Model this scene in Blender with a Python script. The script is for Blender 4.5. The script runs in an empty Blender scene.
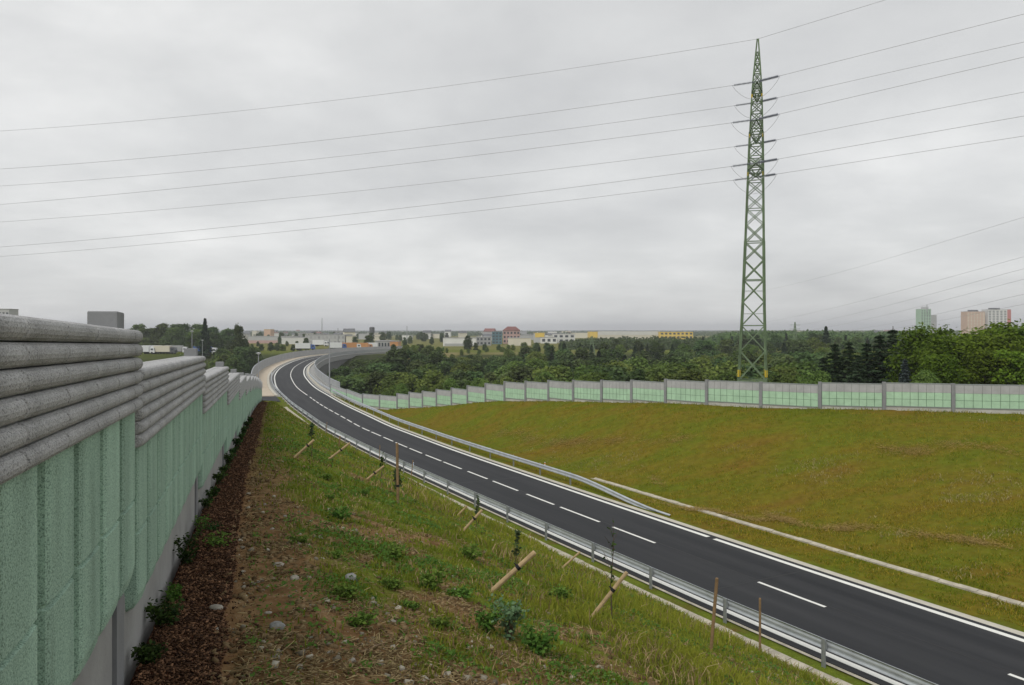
import bpy, math, random
import numpy as np
from mathutils import Vector, Matrix

random.seed(7)
RNG = np.random.default_rng(11)
C = bpy.context.scene.collection
SC = bpy.context.scene
F = 780.0            # focal length in pixels of a 1024 px wide frame
CXP, HYP = 512.0, 331.0

def P(x, y, Y):
    """real point seen at pixel (x, y) at the distance Y in front of the viewer (eye height = 0, road = -10)"""
    return Vector(((x - CXP) * Y / F, Y, (HYP - y) * Y / F))

# ------------------------------------------------------------------ materials
def _mat(name):
    m = bpy.data.materials.new(name); m.use_nodes = True
    nt = m.node_tree
    return m, nt, nt.nodes, nt.links, nt.nodes['Principled BSDF']

def mat(name, col, rough=0.8, var=0.18, scale=3.0, metal=0.0, bump=0.0, bscale=None, spec=0.3, detail=6.0, col2=None, objvar=0.0):
    m, nt, N, L, B = _mat(name)
    B.inputs['Roughness'].default_value = rough
    B.inputs['Metallic'].default_value = metal
    B.inputs['Specular IOR Level'].default_value = spec
    tc = N.new('ShaderNodeTexCoord')
    nz = N.new('ShaderNodeTexNoise'); nz.inputs['Scale'].default_value = scale; nz.inputs['Detail'].default_value = detail
    nz.inputs['Roughness'].default_value = 0.65
    L.new(tc.outputs['Object'], nz.inputs['Vector'])
    rp = N.new('ShaderNodeValToRGB')
    c1 = [c * (1 - var) for c in col]; c2 = [min(1, c * (1 + var)) for c in col] if col2 is None else col2
    rp.color_ramp.elements[0].position = 0.32; rp.color_ramp.elements[1].position = 0.68
    rp.color_ramp.elements[0].color = (*c1, 1); rp.color_ramp.elements[1].color = (*c2, 1)
    L.new(nz.outputs['Fac'], rp.inputs['Fac'])
    out = rp.outputs['Color']
    if objvar:
        oi = N.new('ShaderNodeObjectInfo'); hs = N.new('ShaderNodeHueSaturation')
        mr = N.new('ShaderNodeMapRange'); mr.inputs['To Min'].default_value = 1 - objvar; mr.inputs['To Max'].default_value = 1 + objvar
        L.new(oi.outputs['Random'], mr.inputs['Value']); L.new(mr.outputs['Result'], hs.inputs['Value'])
        L.new(out, hs.inputs['Color']); out = hs.outputs['Color']
    L.new(out, B.inputs['Base Color'])
    if bump:
        n2 = N.new('ShaderNodeTexNoise'); n2.inputs['Scale'].default_value = bscale or scale * 6; n2.inputs['Detail'].default_value = 8
        L.new(tc.outputs['Object'], n2.inputs['Vector'])
        b = N.new('ShaderNodeBump'); b.inputs['Strength'].default_value = bump; b.inputs['Distance'].default_value = 0.02
        L.new(n2.outputs['Fac'], b.inputs['Height']); L.new(b.outputs['Normal'], B.inputs['Normal'])
    return m

def mat_aggregate(name, col, dark, pore_scale=70, streak=0.25, big=1.3):
    """porous no-fines concrete: light grains, dark pores, weather streaks"""
    m, nt, N, L, B = _mat(name)
    B.inputs['Roughness'].default_value = 0.92; B.inputs['Specular IOR Level'].default_value = 0.15
    tc = N.new('ShaderNodeTexCoord')
    vo = N.new('ShaderNodeTexNoise'); vo.inputs['Scale'].default_value = pore_scale; vo.inputs['Detail'].default_value = 3.0; vo.inputs['Roughness'].default_value = 0.7
    L.new(tc.outputs['Object'], vo.inputs['Vector'])
    r1 = N.new('ShaderNodeValToRGB'); r1.color_ramp.elements[0].position = 0.36; r1.color_ramp.elements[1].position = 0.50
    r1.color_ramp.elements[0].color = (*dark, 1); r1.color_ramp.elements[1].color = (*col, 1)
    e = r1.color_ramp.elements.new(0.72); e.color = (*[min(1, c * 1.28) for c in col], 1)
    L.new(vo.outputs['Fac'], r1.inputs['Fac'])
    n2 = N.new('ShaderNodeTexNoise'); n2.inputs['Scale'].default_value = big; n2.inputs['Detail'].default_value = 5
    mp = N.new('ShaderNodeMapping'); mp.inputs['Scale'].default_value = (3.2, 3.2, 0.5)
    L.new(tc.outputs['Object'], mp.inputs['Vector']); L.new(mp.outputs['Vector'], n2.inputs['Vector'])
    r2 = N.new('ShaderNodeMapRange'); r2.inputs['From Min'].default_value = 0.3; r2.inputs['From Max'].default_value = 0.7
    r2.inputs['To Min'].default_value = 1 - streak; r2.inputs['To Max'].default_value = 1 + streak * 0.5
    L.new(n2.outputs['Fac'], r2.inputs['Value'])
    mx = N.new('ShaderNodeMix'); mx.data_type = 'RGBA'; mx.blend_type = 'MULTIPLY'; mx.inputs['Factor'].default_value = 1
    L.new(r1.outputs['Color'], mx.inputs['A']); L.new(r2.outputs['Result'], mx.inputs['B'])
    L.new(mx.outputs['Result'], B.inputs['Base Color'])
    b = N.new('ShaderNodeBump'); b.inputs['Strength'].default_value = 0.6; b.inputs['Distance'].default_value = 0.006
    L.new(vo.outputs['Fac'], b.inputs['Height']); L.new(b.outputs['Normal'], B.inputs['Normal'])
    return m

def mat_leaf(name, c_dark, c_light, trans=0.25, objvar=0.25, rough=0.75, hue=0.02):
    """foliage: colour varies leaf by leaf (attribute rnd) and plant by plant"""
    m, nt, N, L, B = _mat(name)
    at = N.new('ShaderNodeAttribute'); at.attribute_name = 'rnd'
    rp = N.new('ShaderNodeValToRGB')
    rp.color_ramp.elements[0].color = (*c_dark, 1); rp.color_ramp.elements[1].color = (*c_light, 1)
    L.new(at.outputs['Fac'], rp.inputs['Fac'])
    oi = N.new('ShaderNodeObjectInfo'); hs = N.new('ShaderNodeHueSaturation')
    mr = N.new('ShaderNodeMapRange'); mr.inputs['To Min'].default_value = 1 - objvar; mr.inputs['To Max'].default_value = 1 + objvar
    mh = N.new('ShaderNodeMapRange'); mh.inputs['To Min'].default_value = 0.5 - hue; mh.inputs['To Max'].default_value = 0.5 + hue
    L.new(oi.outputs['Random'], mr.inputs['Value']); L.new(mr.outputs['Result'], hs.inputs['Value'])
    mu = N.new('ShaderNodeMath'); mu.operation = 'MULTIPLY'; mu.inputs[1].default_value = 7.31
    fr = N.new('ShaderNodeMath'); fr.operation = 'FRACT'
    L.new(oi.outputs['Random'], mu.inputs[0]); L.new(mu.outputs[0], fr.inputs[0]); L.new(fr.outputs[0], mh.inputs['Value'])
    L.new(mh.outputs['Result'], hs.inputs['Hue'])
    L.new(rp.outputs['Color'], hs.inputs['Color'])
    L.new(hs.outputs['Color'], B.inputs['Base Color'])
    B.inputs['Roughness'].default_value = rough; B.inputs['Specular IOR Level'].default_value = 0.06
    if trans:
        tr = N.new('ShaderNodeBsdfTranslucent'); L.new(hs.outputs['Color'], tr.inputs['Color'])
        mx = N.new('ShaderNodeMixShader'); mx.inputs[0].default_value = trans
        L.new(B.outputs[0], mx.inputs[1]); L.new(tr.outputs[0], mx.inputs[2])
        L.new(mx.outputs[0], N['Material Output'].inputs['Surface'])
    return m

M = {}
M['roll'] = mat_aggregate('grey_porous_concrete', (0.45, 0.45, 0.45), (0.17, 0.17, 0.17), 150, 0.22)
M['rib'] = mat_aggregate('green_porous_concrete', (0.37, 0.53, 0.42), (0.16, 0.25, 0.19), 140, 0.26)
M['concrete'] = mat('smooth_concrete', (0.33, 0.33, 0.32), 0.85, 0.16, 1.6, bump=0.15, bscale=40)
M['concrete_dark'] = mat('weathered_concrete', (0.16, 0.16, 0.155), 0.9, 0.2, 1.2, bump=0.2, bscale=20)
M['post'] = mat('post_concrete', (0.24, 0.245, 0.25), 0.85, 0.12, 2.5, bump=0.1, bscale=40)
M['mint'] = mat('mint_green_panel', (0.40, 0.585, 0.41), 0.85, 0.12, 1.5, bump=0.2, bscale=50)
M['greyband'] = mat('grey_panel_band', (0.40, 0.40, 0.40), 0.85, 0.12, 1.5, bump=0.2, bscale=50)
M['groove'] = mat('dark_joint', (0.12, 0.2, 0.13), 0.9, 0.1, 2)
M['frame'] = mat('panel_frame', (0.25, 0.27, 0.26), 0.7, 0.1, 2)
M['sill'] = mat('pale_plinth', (0.46, 0.45, 0.41), 0.85, 0.15, 1.2, bump=0.1)
M['galv'] = mat('galvanised_steel', (0.44, 0.47, 0.50), 0.5, 0.16, 1.6, metal=0.3, spec=0.5)
M['galv_post'] = mat('galvanised_post', (0.36, 0.38, 0.39), 0.5, 0.12, 4, metal=0.6, spec=0.5)
M['white_line'] = mat('white_road_paint', (0.74, 0.74, 0.70), 0.75, 0.07, 2.5)
M['kerb'] = mat('pale_kerb', (0.50, 0.47, 0.40), 0.85, 0.12, 1.5)
M['tan'] = mat('tan_paving', (0.47, 0.40, 0.31), 0.85, 0.1, 0.7)
M['gutter'] = mat('gutter_concrete', (0.42, 0.385, 0.31), 0.9, 0.28, 1.8, bump=0.3, bscale=14)
M['parapet'] = mat('grey_parapet', (0.36, 0.37, 0.375), 0.6, 0.1, 0.6)
M['wood'] = mat('pale_stake_wood', (0.40, 0.29, 0.16), 0.75, 0.25, 7, bump=0.2, bscale=30)
M['wood_brown'] = mat('brown_stake_wood', (0.24, 0.155, 0.08), 0.8, 0.28, 7, bump=0.2, bscale=30)
M['rubber'] = mat('black_tie', (0.012, 0.012, 0.014), 0.6, 0.1)
M['stem'] = mat('sapling_bark', (0.085, 0.06, 0.04), 0.9, 0.25, 12)
M['bark'] = mat('tree_bark', (0.07, 0.055, 0.04), 0.95, 0.3, 4, bump=0.4)
M['pylon'] = mat('green_pylon_paint', (0.155, 0.215, 0.12), 0.55, 0.25, 1.5)
M['yellow'] = mat('yellow_mark', (0.65, 0.46, 0.03), 0.6, 0.1)
M['wire'] = mat('aluminium_wire', (0.48, 0.48, 0.485), 0.6, 0.1, metal=0.3)
M['insul'] = mat('grey_insulator', (0.17, 0.185, 0.225), 0.35, 0.15, spec=0.6)
M['stone'] = mat('pale_stone', (0.36, 0.33, 0.28), 0.9, 0.25, 9, bump=0.5, bscale=25, objvar=0.2)
M['stone_grey'] = mat('grey_stone', (0.27, 0.27, 0.26), 0.9, 0.3, 9, bump=0.5, bscale=25, objvar=0.15)
M['twig'] = mat('dry_twig', (0.22, 0.15, 0.085), 0.9, 0.35, 5)
M['straw'] = mat('dry_straw', (0.40, 0.31, 0.15), 0.9, 0.25, 4)
# grass blades
M['grass_near'] = mat_leaf('slope_grass', (0.07, 0.14, 0.012), (0.28, 0.305, 0.042), 0.4, 0.0)
M['grass_bank'] = mat_leaf('bank_grass', (0.18, 0.145, 0.012), (0.40, 0.315, 0.042), 0.35, 0.0)
M['grass_bank2'] = mat_leaf('bank_grass_green', (0.10, 0.148, 0.010), (0.27, 0.305, 0.026), 0.35, 0.0)
M['weed_leaf'] = mat_leaf('weed_leaf', (0.055, 0.115, 0.02), (0.17, 0.27, 0.05), 0.3, 0.1)
M['blue_leaf'] = mat_leaf('bluish_leaf', (0.075, 0.145, 0.07), (0.20, 0.31, 0.16), 0.25, 0.1)
M['shrub_leaf'] = mat_leaf('shrub_leaf', (0.015, 0.035, 0.012), (0.07, 0.13, 0.03), 0.25, 0.3, hue=0.02)
M['needle'] = mat_leaf('sapling_needle', (0.03, 0.055, 0.03), (0.08, 0.12, 0.05), 0.15, 0.1)
M['leaf_dark'] = mat_leaf('forest_leaf', (0.042, 0.075, 0.03), (0.13, 0.18, 0.06), 0.3, 0.35, hue=0.025)
M['leaf_light'] = mat_leaf('light_leaf', (0.06, 0.11, 0.028), (0.21, 0.275, 0.065), 0.35, 0.25, hue=0.02)
M['leaf_garden'] = mat_leaf('garden_leaf', (0.045, 0.095, 0.011), (0.20, 0.285, 0.03), 0.35, 0.2, hue=0.015)
M['leaf_conifer'] = mat_leaf('conifer_needle', (0.02, 0.04, 0.02), (0.07, 0.105, 0.05), 0.1, 0.2, hue=0.015)
M['leaf_spruce_blue'] = mat_leaf('blue_spruce_needle', (0.035, 0.05, 0.05), (0.11, 0.14, 0.135), 0.1, 0.1)
# buildings
M['b_white'] = mat('white_cladding', (0.66, 0.66, 0.63), 0.6, 0.05, 0.2, objvar=0.12)
M['b_grey'] = mat('grey_cladding', (0.38, 0.385, 0.38), 0.6, 0.06, 0.2, objvar=0.2)
M['b_cream'] = mat('cream_render', (0.62, 0.58, 0.47), 0.7, 0.05, 0.2, objvar=0.1)
M['b_yellow'] = mat('yellow_cladding', (0.70, 0.50, 0.10), 0.6, 0.05, 0.2)
M['b_orange'] = mat('orange_render', (0.56, 0.38, 0.27), 0.7, 0.05, 0.2)
M['b_pink'] = mat('pink_render', (0.46, 0.31, 0.28), 0.7, 0.06, 0.2)
M['b_red'] = mat('red_roof', (0.19, 0.085, 0.075), 0.7, 0.12, 0.3, objvar=0.2)
M['b_redpanel'] = mat('red_panel', (0.48, 0.14, 0.11), 0.7, 0.06, 0.2)
M['b_mint'] = mat('pale_green_render', (0.34, 0.50, 0.36), 0.7, 0.06, 0.2)
M['b_dark'] = mat('dark_roof', (0.11, 0.115, 0.12), 0.7, 0.1, 0.3, objvar=0.3)
M['b_roofgrey'] = mat('grey_roof', (0.33, 0.33, 0.335), 0.7, 0.08, 0.3, objvar=0.2)
M['b_teal'] = mat('teal_glass', (0.10, 0.18, 0.21), 0.25, 0.15, 0.2, spec=0.6)
M['glass'] = mat('window_glass', (0.05, 0.06, 0.07), 0.15, 0.15, 0.2, spec=0.7)
M['truck_white'] = mat('white_truck_paint', (0.68, 0.69, 0.70), 0.4, 0.04, 0.5, spec=0.5)
M['truck_blue'] = mat('blue_truck_paint', (0.05, 0.11, 0.32), 0.4, 0.06, 0.5, spec=0.5)
M['truck_orange'] = mat('orange_truck_paint', (0.52, 0.25, 0.10), 0.45, 0.06, 0.5, spec=0.5)
M['tyre'] = mat('tyre_rubber', (0.02, 0.02, 0.02), 0.8, 0.1)
M['lampgrey'] = mat('lamp_metal', (0.36, 0.37, 0.38), 0.5, 0.06, metal=0.4)
M['lamphead'] = mat('lamp_head', (0.72, 0.73, 0.73), 0.4, 0.04)
M['red_refl'] = mat('orange_reflector', (0.75, 0.2, 0.04), 0.4, 0.05)
M['blue_refl'] = mat('blue_cap', (0.25, 0.4, 0.62), 0.4, 0.05)

# asphalt with faint wheel tracks and patches
def make_asphalt():
    m, nt, N, L, B = _mat('asphalt')
    B.inputs['Roughness'].default_value = 0.75; B.inputs['Specular IOR Level'].default_value = 0.3
    tc = N.new('ShaderNodeTexCoord'); uv = N.new('ShaderNodeUVMap')
    n1 = N.new('ShaderNodeTexNoise'); n1.inputs['Scale'].default_value = 45; n1.inputs['Detail'].default_value = 6
    L.new(tc.outputs['Object'], n1.inputs['Vector'])
    mp = N.new('ShaderNodeMapping'); mp.inputs['Scale'].default_value = (1.3, 0.05, 1)
    n2 = N.new('ShaderNodeTexNoise'); n2.inputs['Scale'].default_value = 1.0; n2.inputs['Detail'].default_value = 5
    L.new(uv.outputs['UV'], mp.inputs['Vector']); L.new(mp.outputs['Vector'], n2.inputs['Vector'])
    ad = N.new('ShaderNodeMath'); ad.operation = 'MULTIPLY_ADD'; ad.inputs[1].default_value = 0.35
    L.new(n1.outputs['Fac'], ad.inputs[0]); L.new(n2.outputs['Fac'], ad.inputs[2])
    rp = N.new('ShaderNodeValToRGB'); rp.color_ramp.elements[0].position = 0.45; rp.color_ramp.elements[1].position = 1.0
    rp.color_ramp.elements[0].color = (0.0125, 0.0138, 0.017, 1); rp.color_ramp.elements[1].color = (0.038, 0.039, 0.042, 1)
    L.new(ad.outputs[0], rp.inputs['Fac']); L.new(rp.outputs['Color'], B.inputs['Base Color'])
    b = N.new('ShaderNodeBump'); b.inputs['Strength'].default_value = 0.25; b.inputs['Distance'].default_value = 0.01
    L.new(n1.outputs['Fac'], b.inputs['Height']); L.new(b.outputs['Normal'], B.inputs['Normal'])
    return m
M['asphalt'] = make_asphalt()

# ------------------------------------------------------------------ object helpers
def tag(o, label=None, cat=None, group=None, kind=None):
    if label: o['label'] = label
    if cat: o['category'] = cat
    if group: o['group'] = group
    if kind: o['kind'] = kind
    return o

def thing(name, label, cat, loc=(0, 0, 0), rz=0.0, group=None):
    o = bpy.data.objects.new(name, None); o.empty_display_size = 0.3
    C.objects.link(o); o.location = loc; o.rotation_euler = (0, 0, rz)
    return tag(o, label, cat, group)

class MB:
    """collects vertices and faces for ONE mesh object"""
    def __init__(s): s.v = []; s.f = []; s.mi = []; s.cur = 0
    def add(s, vs, fs):
        b = len(s.v); s.v += [tuple(v) for v in vs]
        for f in fs: s.f.append(tuple(b + i for i in f)); s.mi.append(s.cur)
        return s
    def box(s, c, d, rz=0.0, rot=None):
        c = Vector(c); R = rot if rot is not None else Matrix.Rotation(rz, 3, 'Z')
        hx, hy, hz = d[0] / 2, d[1] / 2, d[2] / 2
        vs = [c + R @ Vector((x, y, z)) for x in (-hx, hx) for y in (-hy, hy) for z in (-hz, hz)]
        return s.add(vs, [(0, 1, 3, 2), (4, 6, 7, 5), (0, 4, 5, 1), (2, 3, 7, 6), (0, 2, 6, 4), (1, 5, 7, 3)])
    def bar(s, p, q, w, h=None):
        p, q = Vector(p), Vector(q); h = h or w
        d = (q - p); ln = d.length
        if ln < 1e-6: return s
        R = d.to_track_quat('Z', 'Y').to_matrix()
        return s.box((p + q) / 2, (w, h, ln), rot=R)
    def tube(s, pts, rad, n=6, cap=True):
        pts = [Vector(p) for p in pts]; k = len(pts)
        rads = rad if isinstance(rad, (list, tuple)) else [rad] * k
        vs = []; up = None
        for i, p in enumerate(pts):
            d = (pts[min(i + 1, k - 1)] - pts[max(i - 1, 0)]).normalized()
            if up is None: up = Vector((0, 0, 1)) if abs(d.z) < 0.9 else Vector((1, 0, 0))
            a = d.cross(up).normalized(); b = a.cross(d).normalized()
            for j in range(n):
                t = 2 * math.pi * j / n
                vs.append(p + (a * math.cos(t) + b * math.sin(t)) * rads[i])
        fs = [(i * n + j, i * n + (j + 1) % n, (i + 1) * n + (j + 1) % n, (i + 1) * n + j) for i in range(k - 1) for j in range(n)]
        if cap: fs += [tuple(range(n))[::-1], tuple((k - 1) * n + j for j in range(n))]
        return s.add(vs, fs)
    def lathe(s, prof, n=16, c=(0, 0, 0)):
        c = Vector(c); k = len(prof)
        vs = [c + Vector((r * math.cos(2 * math.pi * j / n), r * math.sin(2 * math.pi * j / n), z)) for r, z in prof for j in range(n)]
        fs = [(i * n + j, i * n + (j + 1) % n, (i + 1) * n + (j + 1) % n, (i + 1) * n + j) for i in range(k - 1) for j in range(n)]
        fs += [tuple(range(n))[::-1], tuple((k - 1) * n + j for j in range(n))]
        return s.add(vs, fs)
    def build(s, name, m, parent=None, loc=None, smooth=False):
        me = bpy.data.meshes.new(name); me.from_pydata(s.v, [], s.f)
        for mm in (m if isinstance(m, (list, tuple)) else [m]): me.materials.append(mm)
        if s.mi and max(s.mi): me.polygons.foreach_set('material_index', s.mi)
        if smooth: me.polygons.foreach_set('use_smooth', [True] * len(me.polygons))
        me.update()
        o = bpy.data.objects.new(name, me); C.objects.link(o)
        if parent: o.parent = parent
        if loc is not None: o.location = loc
        return o

def np_mesh(name, V, Fc, m, parent=None, attrs=None, smooth=False, link=True):
    """fast mesh from numpy arrays; Fc is (n,3) or (n,4)"""
    V = np.ascontiguousarray(V, dtype=np.float32); Fc = np.ascontiguousarray(Fc, dtype=np.int32)
    me = bpy.data.meshes.new(name); k = Fc.shape[1]
    me.vertices.add(len(V)); me.vertices.foreach_set('co', V.ravel())
    me.loops.add(Fc.size); me.loops.foreach_set('vertex_index', Fc.ravel())
    me.polygons.add(len(Fc)); me.polygons.foreach_set('loop_start', np.arange(0, Fc.size, k, dtype=np.int32))
    try: me.polygons.foreach_set('loop_total', np.full(len(Fc), k, dtype=np.int32))
    except Exception: pass
    me.update(calc_edges=True)
    if smooth: me.polygons.foreach_set('use_smooth', np.ones(len(Fc), dtype=bool))
    for an, av in (attrs or {}).items():
        a = me.attributes.new(an, 'FLOAT', 'POINT'); a.data.foreach_set('value', np.ascontiguousarray(av, dtype=np.float32))
    me.materials.append(m)
    o = bpy.data.objects.new(name, me)
    if link: C.objects.link(o)
    if parent: o.parent = parent
    return o

def copy_tree(o, parent=None):
    c = o.copy(); C.objects.link(c); c.parent = parent
    for ch in o.children: copy_tree(ch, c)
    return c

# ------------------------------------------------------------------ noise (numpy)
def vnoise(x, y, seed=0):
    xi = np.floor(x).astype(np.int64); yi = np.floor(y).astype(np.int64)
    fx = x - xi; fy = y - yi; fx = fx * fx * (3 - 2 * fx); fy = fy * fy * (3 - 2 * fy)
    def h(a, b):
        n = (a * 374761393 + b * 668265263 + seed * 974711) & 0x7fffffff
        n = ((n ^ (n >> 13)) * 1274126177) & 0x7fffffff
        return ((n ^ (n >> 16)) & 0xffff) / 65535.0
    a = h(xi, yi); b = h(xi + 1, yi); c = h(xi, yi + 1); d = h(xi + 1, yi + 1)
    return (a * (1 - fx) + b * fx) * (1 - fy) + (c * (1 - fx) + d * fx) * fy
def fbm(x, y, s, seed=0, o=4):
    t = 0; a = 0.5; n = 0; f = s
    for i in range(o): t = t + a * vnoise(x * f, y * f, seed + i * 17); n += a; a *= 0.5; f *= 2.03
    return t / n
def sst(a, b, x):
    t = np.clip((x - a) / (b - a), 0, 1); return t * t * (3 - 2 * t)

# ------------------------------------------------------------------ plan of the place
CL = [(46, -34), (37.0, -17.5), (28.1, -1.5), (20.2, 12.5), (14.49, 22.74), (11.34, 28.26), (6.75, 36.79), (2.42, 44.93), (-1.66, 52.74), (-5.45, 60.0),
      (-9.03, 67.07), (-12.48, 74.29), (-15.68, 81.0), (-19.4, 90.0), (-25.6, 105.0), (-31.53, 120.56), (-37.3, 136.0), (-43.2, 153.9), (-50.8, 179.0),
      (-59.05, 210.8), (-65.23, 240.0), (-70.2, 268.0), (-73.6, 296.0), (-74.0, 325), (-70, 352), (-62, 378), (-50, 400)]
def spline(pts, step):
    out = []; pts = [Vector((*p, 0)) if len(p) == 2 else Vector(p) for p in pts]
    pp = [pts[0] * 2 - pts[1]] + pts + [pts[-1] * 2 - pts[-2]]
    for i in range(1, len(pp) - 2):
        n = max(2, int((pp[i + 1] - pp[i]).length / step))
        for k in range(n):
            t = k / n
            a, b, c, d = pp[i - 1], pp[i], pp[i + 1], pp[i + 2]
            out.append(0.5 * ((2 * b) + (c - a) * t + (2 * a - 5 * b + 4 * c - d) * t * t + (3 * b - a - 3 * c + d) * t ** 3))
    out.append(pts[-1]); return out
CLS = np.array([[p.x, p.y] for p in spline(CL, 0.6)])
for _ in range(25):
    CLS[1:-1] = (CLS[:-2] + 2 * CLS[1:-1] + CLS[2:]) / 4
SEG = np.linalg.norm(np.diff(CLS, axis=0), axis=1); SLEN = np.concatenate([[0], np.cumsum(SEG)])
def resample(step):
    n = int(SLEN[-1] / step); s = np.linspace(0, SLEN[-1], n + 1)
    return np.stack([np.interp(s, SLEN, CLS[:, 0]), np.interp(s, SLEN, CLS[:, 1])], 1), s
RC, RS = resample(1.0)
RT = np.gradient(RC, axis=0); RT /= np.linalg.norm(RT, axis=1)[:, None]
RN = np.stack([RT[:, 1], -RT[:, 0]], 1)       # to the right when driving away
def road_pt(s, off):
    i = np.clip(np.interp(s, RS, np.arange(len(RS))), 0, len(RS) - 1)
    x = np.interp(i, np.arange(len(RS)), RC[:, 0]); y = np.interp(i, np.arange(len(RS)), RC[:, 1])
    nx = np.interp(i, np.arange(len(RS)), RN[:, 0]); ny = np.interp(i, np.arange(len(RS)), RN[:, 1])
    return x + nx * off, y + ny * off
def s_at_Y(Y): return float(np.interp(Y, RC[:350, 1], RS[:350]))
S_BR = s_at_Y(121.0)            # the bridge begins here
S_END = RS[-1]

def wallX(Y):
    Y = np.asarray(Y, dtype=float)
    return -0.74 - 0.3256 * Y + 0.0178 * np.clip(Y - 10.47, 0, None)
def wallG(Y):                    # ground level along the left wall
    Y = np.asarray(Y, dtype=float)
    g = -1.84 - 0.0577 * Y - 0.60 * np.clip((Y - 36) / 38, 0, 3) ** 2
    return np.maximum(g, -10.0)

# right wall: pixel column, pixel row of the post head, distance, drop to ground
RW = [(331, 384.3, 125, 1.55), (347, 389, 113.5, 1.6), (363, 393.4, 103, 1.78), (380, 394.6, 100.5, 1.8), (397.6, 393.2, 98, 1.95), (409.7, 391.8, 96, 2.0), (423, 390.7, 94, 2.08),
      (437, 389, 92, 2.08), (452, 387.6, 89.7, 2.08), (468, 385.4, 87, 2.08), (486, 383, 84, 2.06), (505, 381.2, 81, 2.05), (526, 380.8, 78.5, 2.05), (549, 380, 76, 2.05),
      (573.7, 379.9, 73, 2.0), (602, 379.8, 70.5, 2.0), (632, 379.7, 68.4, 2.0), (666, 378.9, 65.5, 2.0), (707, 379.6, 62.5, 2.0), (761, 381.7, 60, 2.0),
      (820, 381.8, 57.5, 1.97), (884, 381.9, 56, 1.97), (953, 383.4, 54.7, 1.98), (1030, 384.8, 53.6, 2.0), (1115, 387, 52.6, 2.0), (1205, 389, 51.8, 2.0), (1310, 391, 51, 2.0)]
RWP = [P(x, y, Y) for x, y, Y, h in RW]
RWB = np.array([[p.x, p.y, p.z - h[3]] for p, h in zip(RWP, RW)])
RWB[:, 2] = np.maximum(RWB[:, 2], -10.0)
_e0 = RWB[0] + np.array([-10.0, 38.0, 0]); _e1 = RWB[-1] + (RWB[-1] - RWB[-2]) * 8; _e1[2] = RWB[-1, 2]
RWX = np.vstack([_e0, RWB, _e1])
def rw_samples():
    out = []
    for a, b in zip(RWX[:-1], RWX[1:]):
        n = max(2, int(np.linalg.norm(b - a) / 1.0))
        for k in range(n): out.append(a + (b - a) * k / n)
    return np.array(out)
RWS = rw_samples(); RWT = np.gradient(RWS[:, :2], axis=0); RWT /= np.linalg.norm(RWT, axis=1)[:, None]

def nearest(X, Y, S):
    idx = np.empty(len(X), dtype=np.int64); d = np.empty(len(X))
    for i in range(0, len(X), 20000):
        D = (X[i:i + 20000, None] - S[None, :, 0]) ** 2 + (Y[i:i + 20000, None] - S[None, :, 1]) ** 2
        idx[i:i + 20000] = D.argmin(1); d[i:i + 20000] = np.sqrt(D.min(1))
    return idx, d
def road_coord(X, Y):
    i, d = nearest(X, Y, RC)
    dx = X - RC[i, 0]; dy = Y - RC[i, 1]
    along = dx * RT[i, 0] + dy * RT[i, 1]; r = dx * RN[i, 0] + dy * RN[i, 1]
    far = np.abs(along) > 2.0
    r = np.where(far, np.sign(r + 1e-9) * d, r)
    return r, RS[i] + np.clip(along, -2, 2)
def rwall_coord(X, Y):
    i, d = nearest(X, Y, RWS)
    dx = X - RWS[i, 0]; dy = Y - RWS[i, 1]
    # the road side lies to the left of travel towards +X reversed: sign from the tangent
    cr = RWT[i, 0] * dy - RWT[i, 1] * dx      # >0 : left of travel (travel goes to the right/near) = beyond the wall
    return -np.sign(cr) * np.abs(np.where(d > 3, d, cr)), RWS[i, 2]

def valley(X, Y):
    p = -10.15 + 0.5 * (fbm(X, Y, 0.012, 3) - 0.5) * sst(250, 500, np.hypot(X, Y))
    xr = sst(-30, 60, X)
    cut = sst(70, 150, Y + 0.15 * np.abs(X)) * (1 - sst(255 + 25 * (1 - xr), 340 - 20 * xr + 60 * sst(20, 120, X), Y))
    return p - 8.0 * cut - 1.0 * sst(30, 90, Y) * (1 - sst(200, 320, Y))

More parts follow.
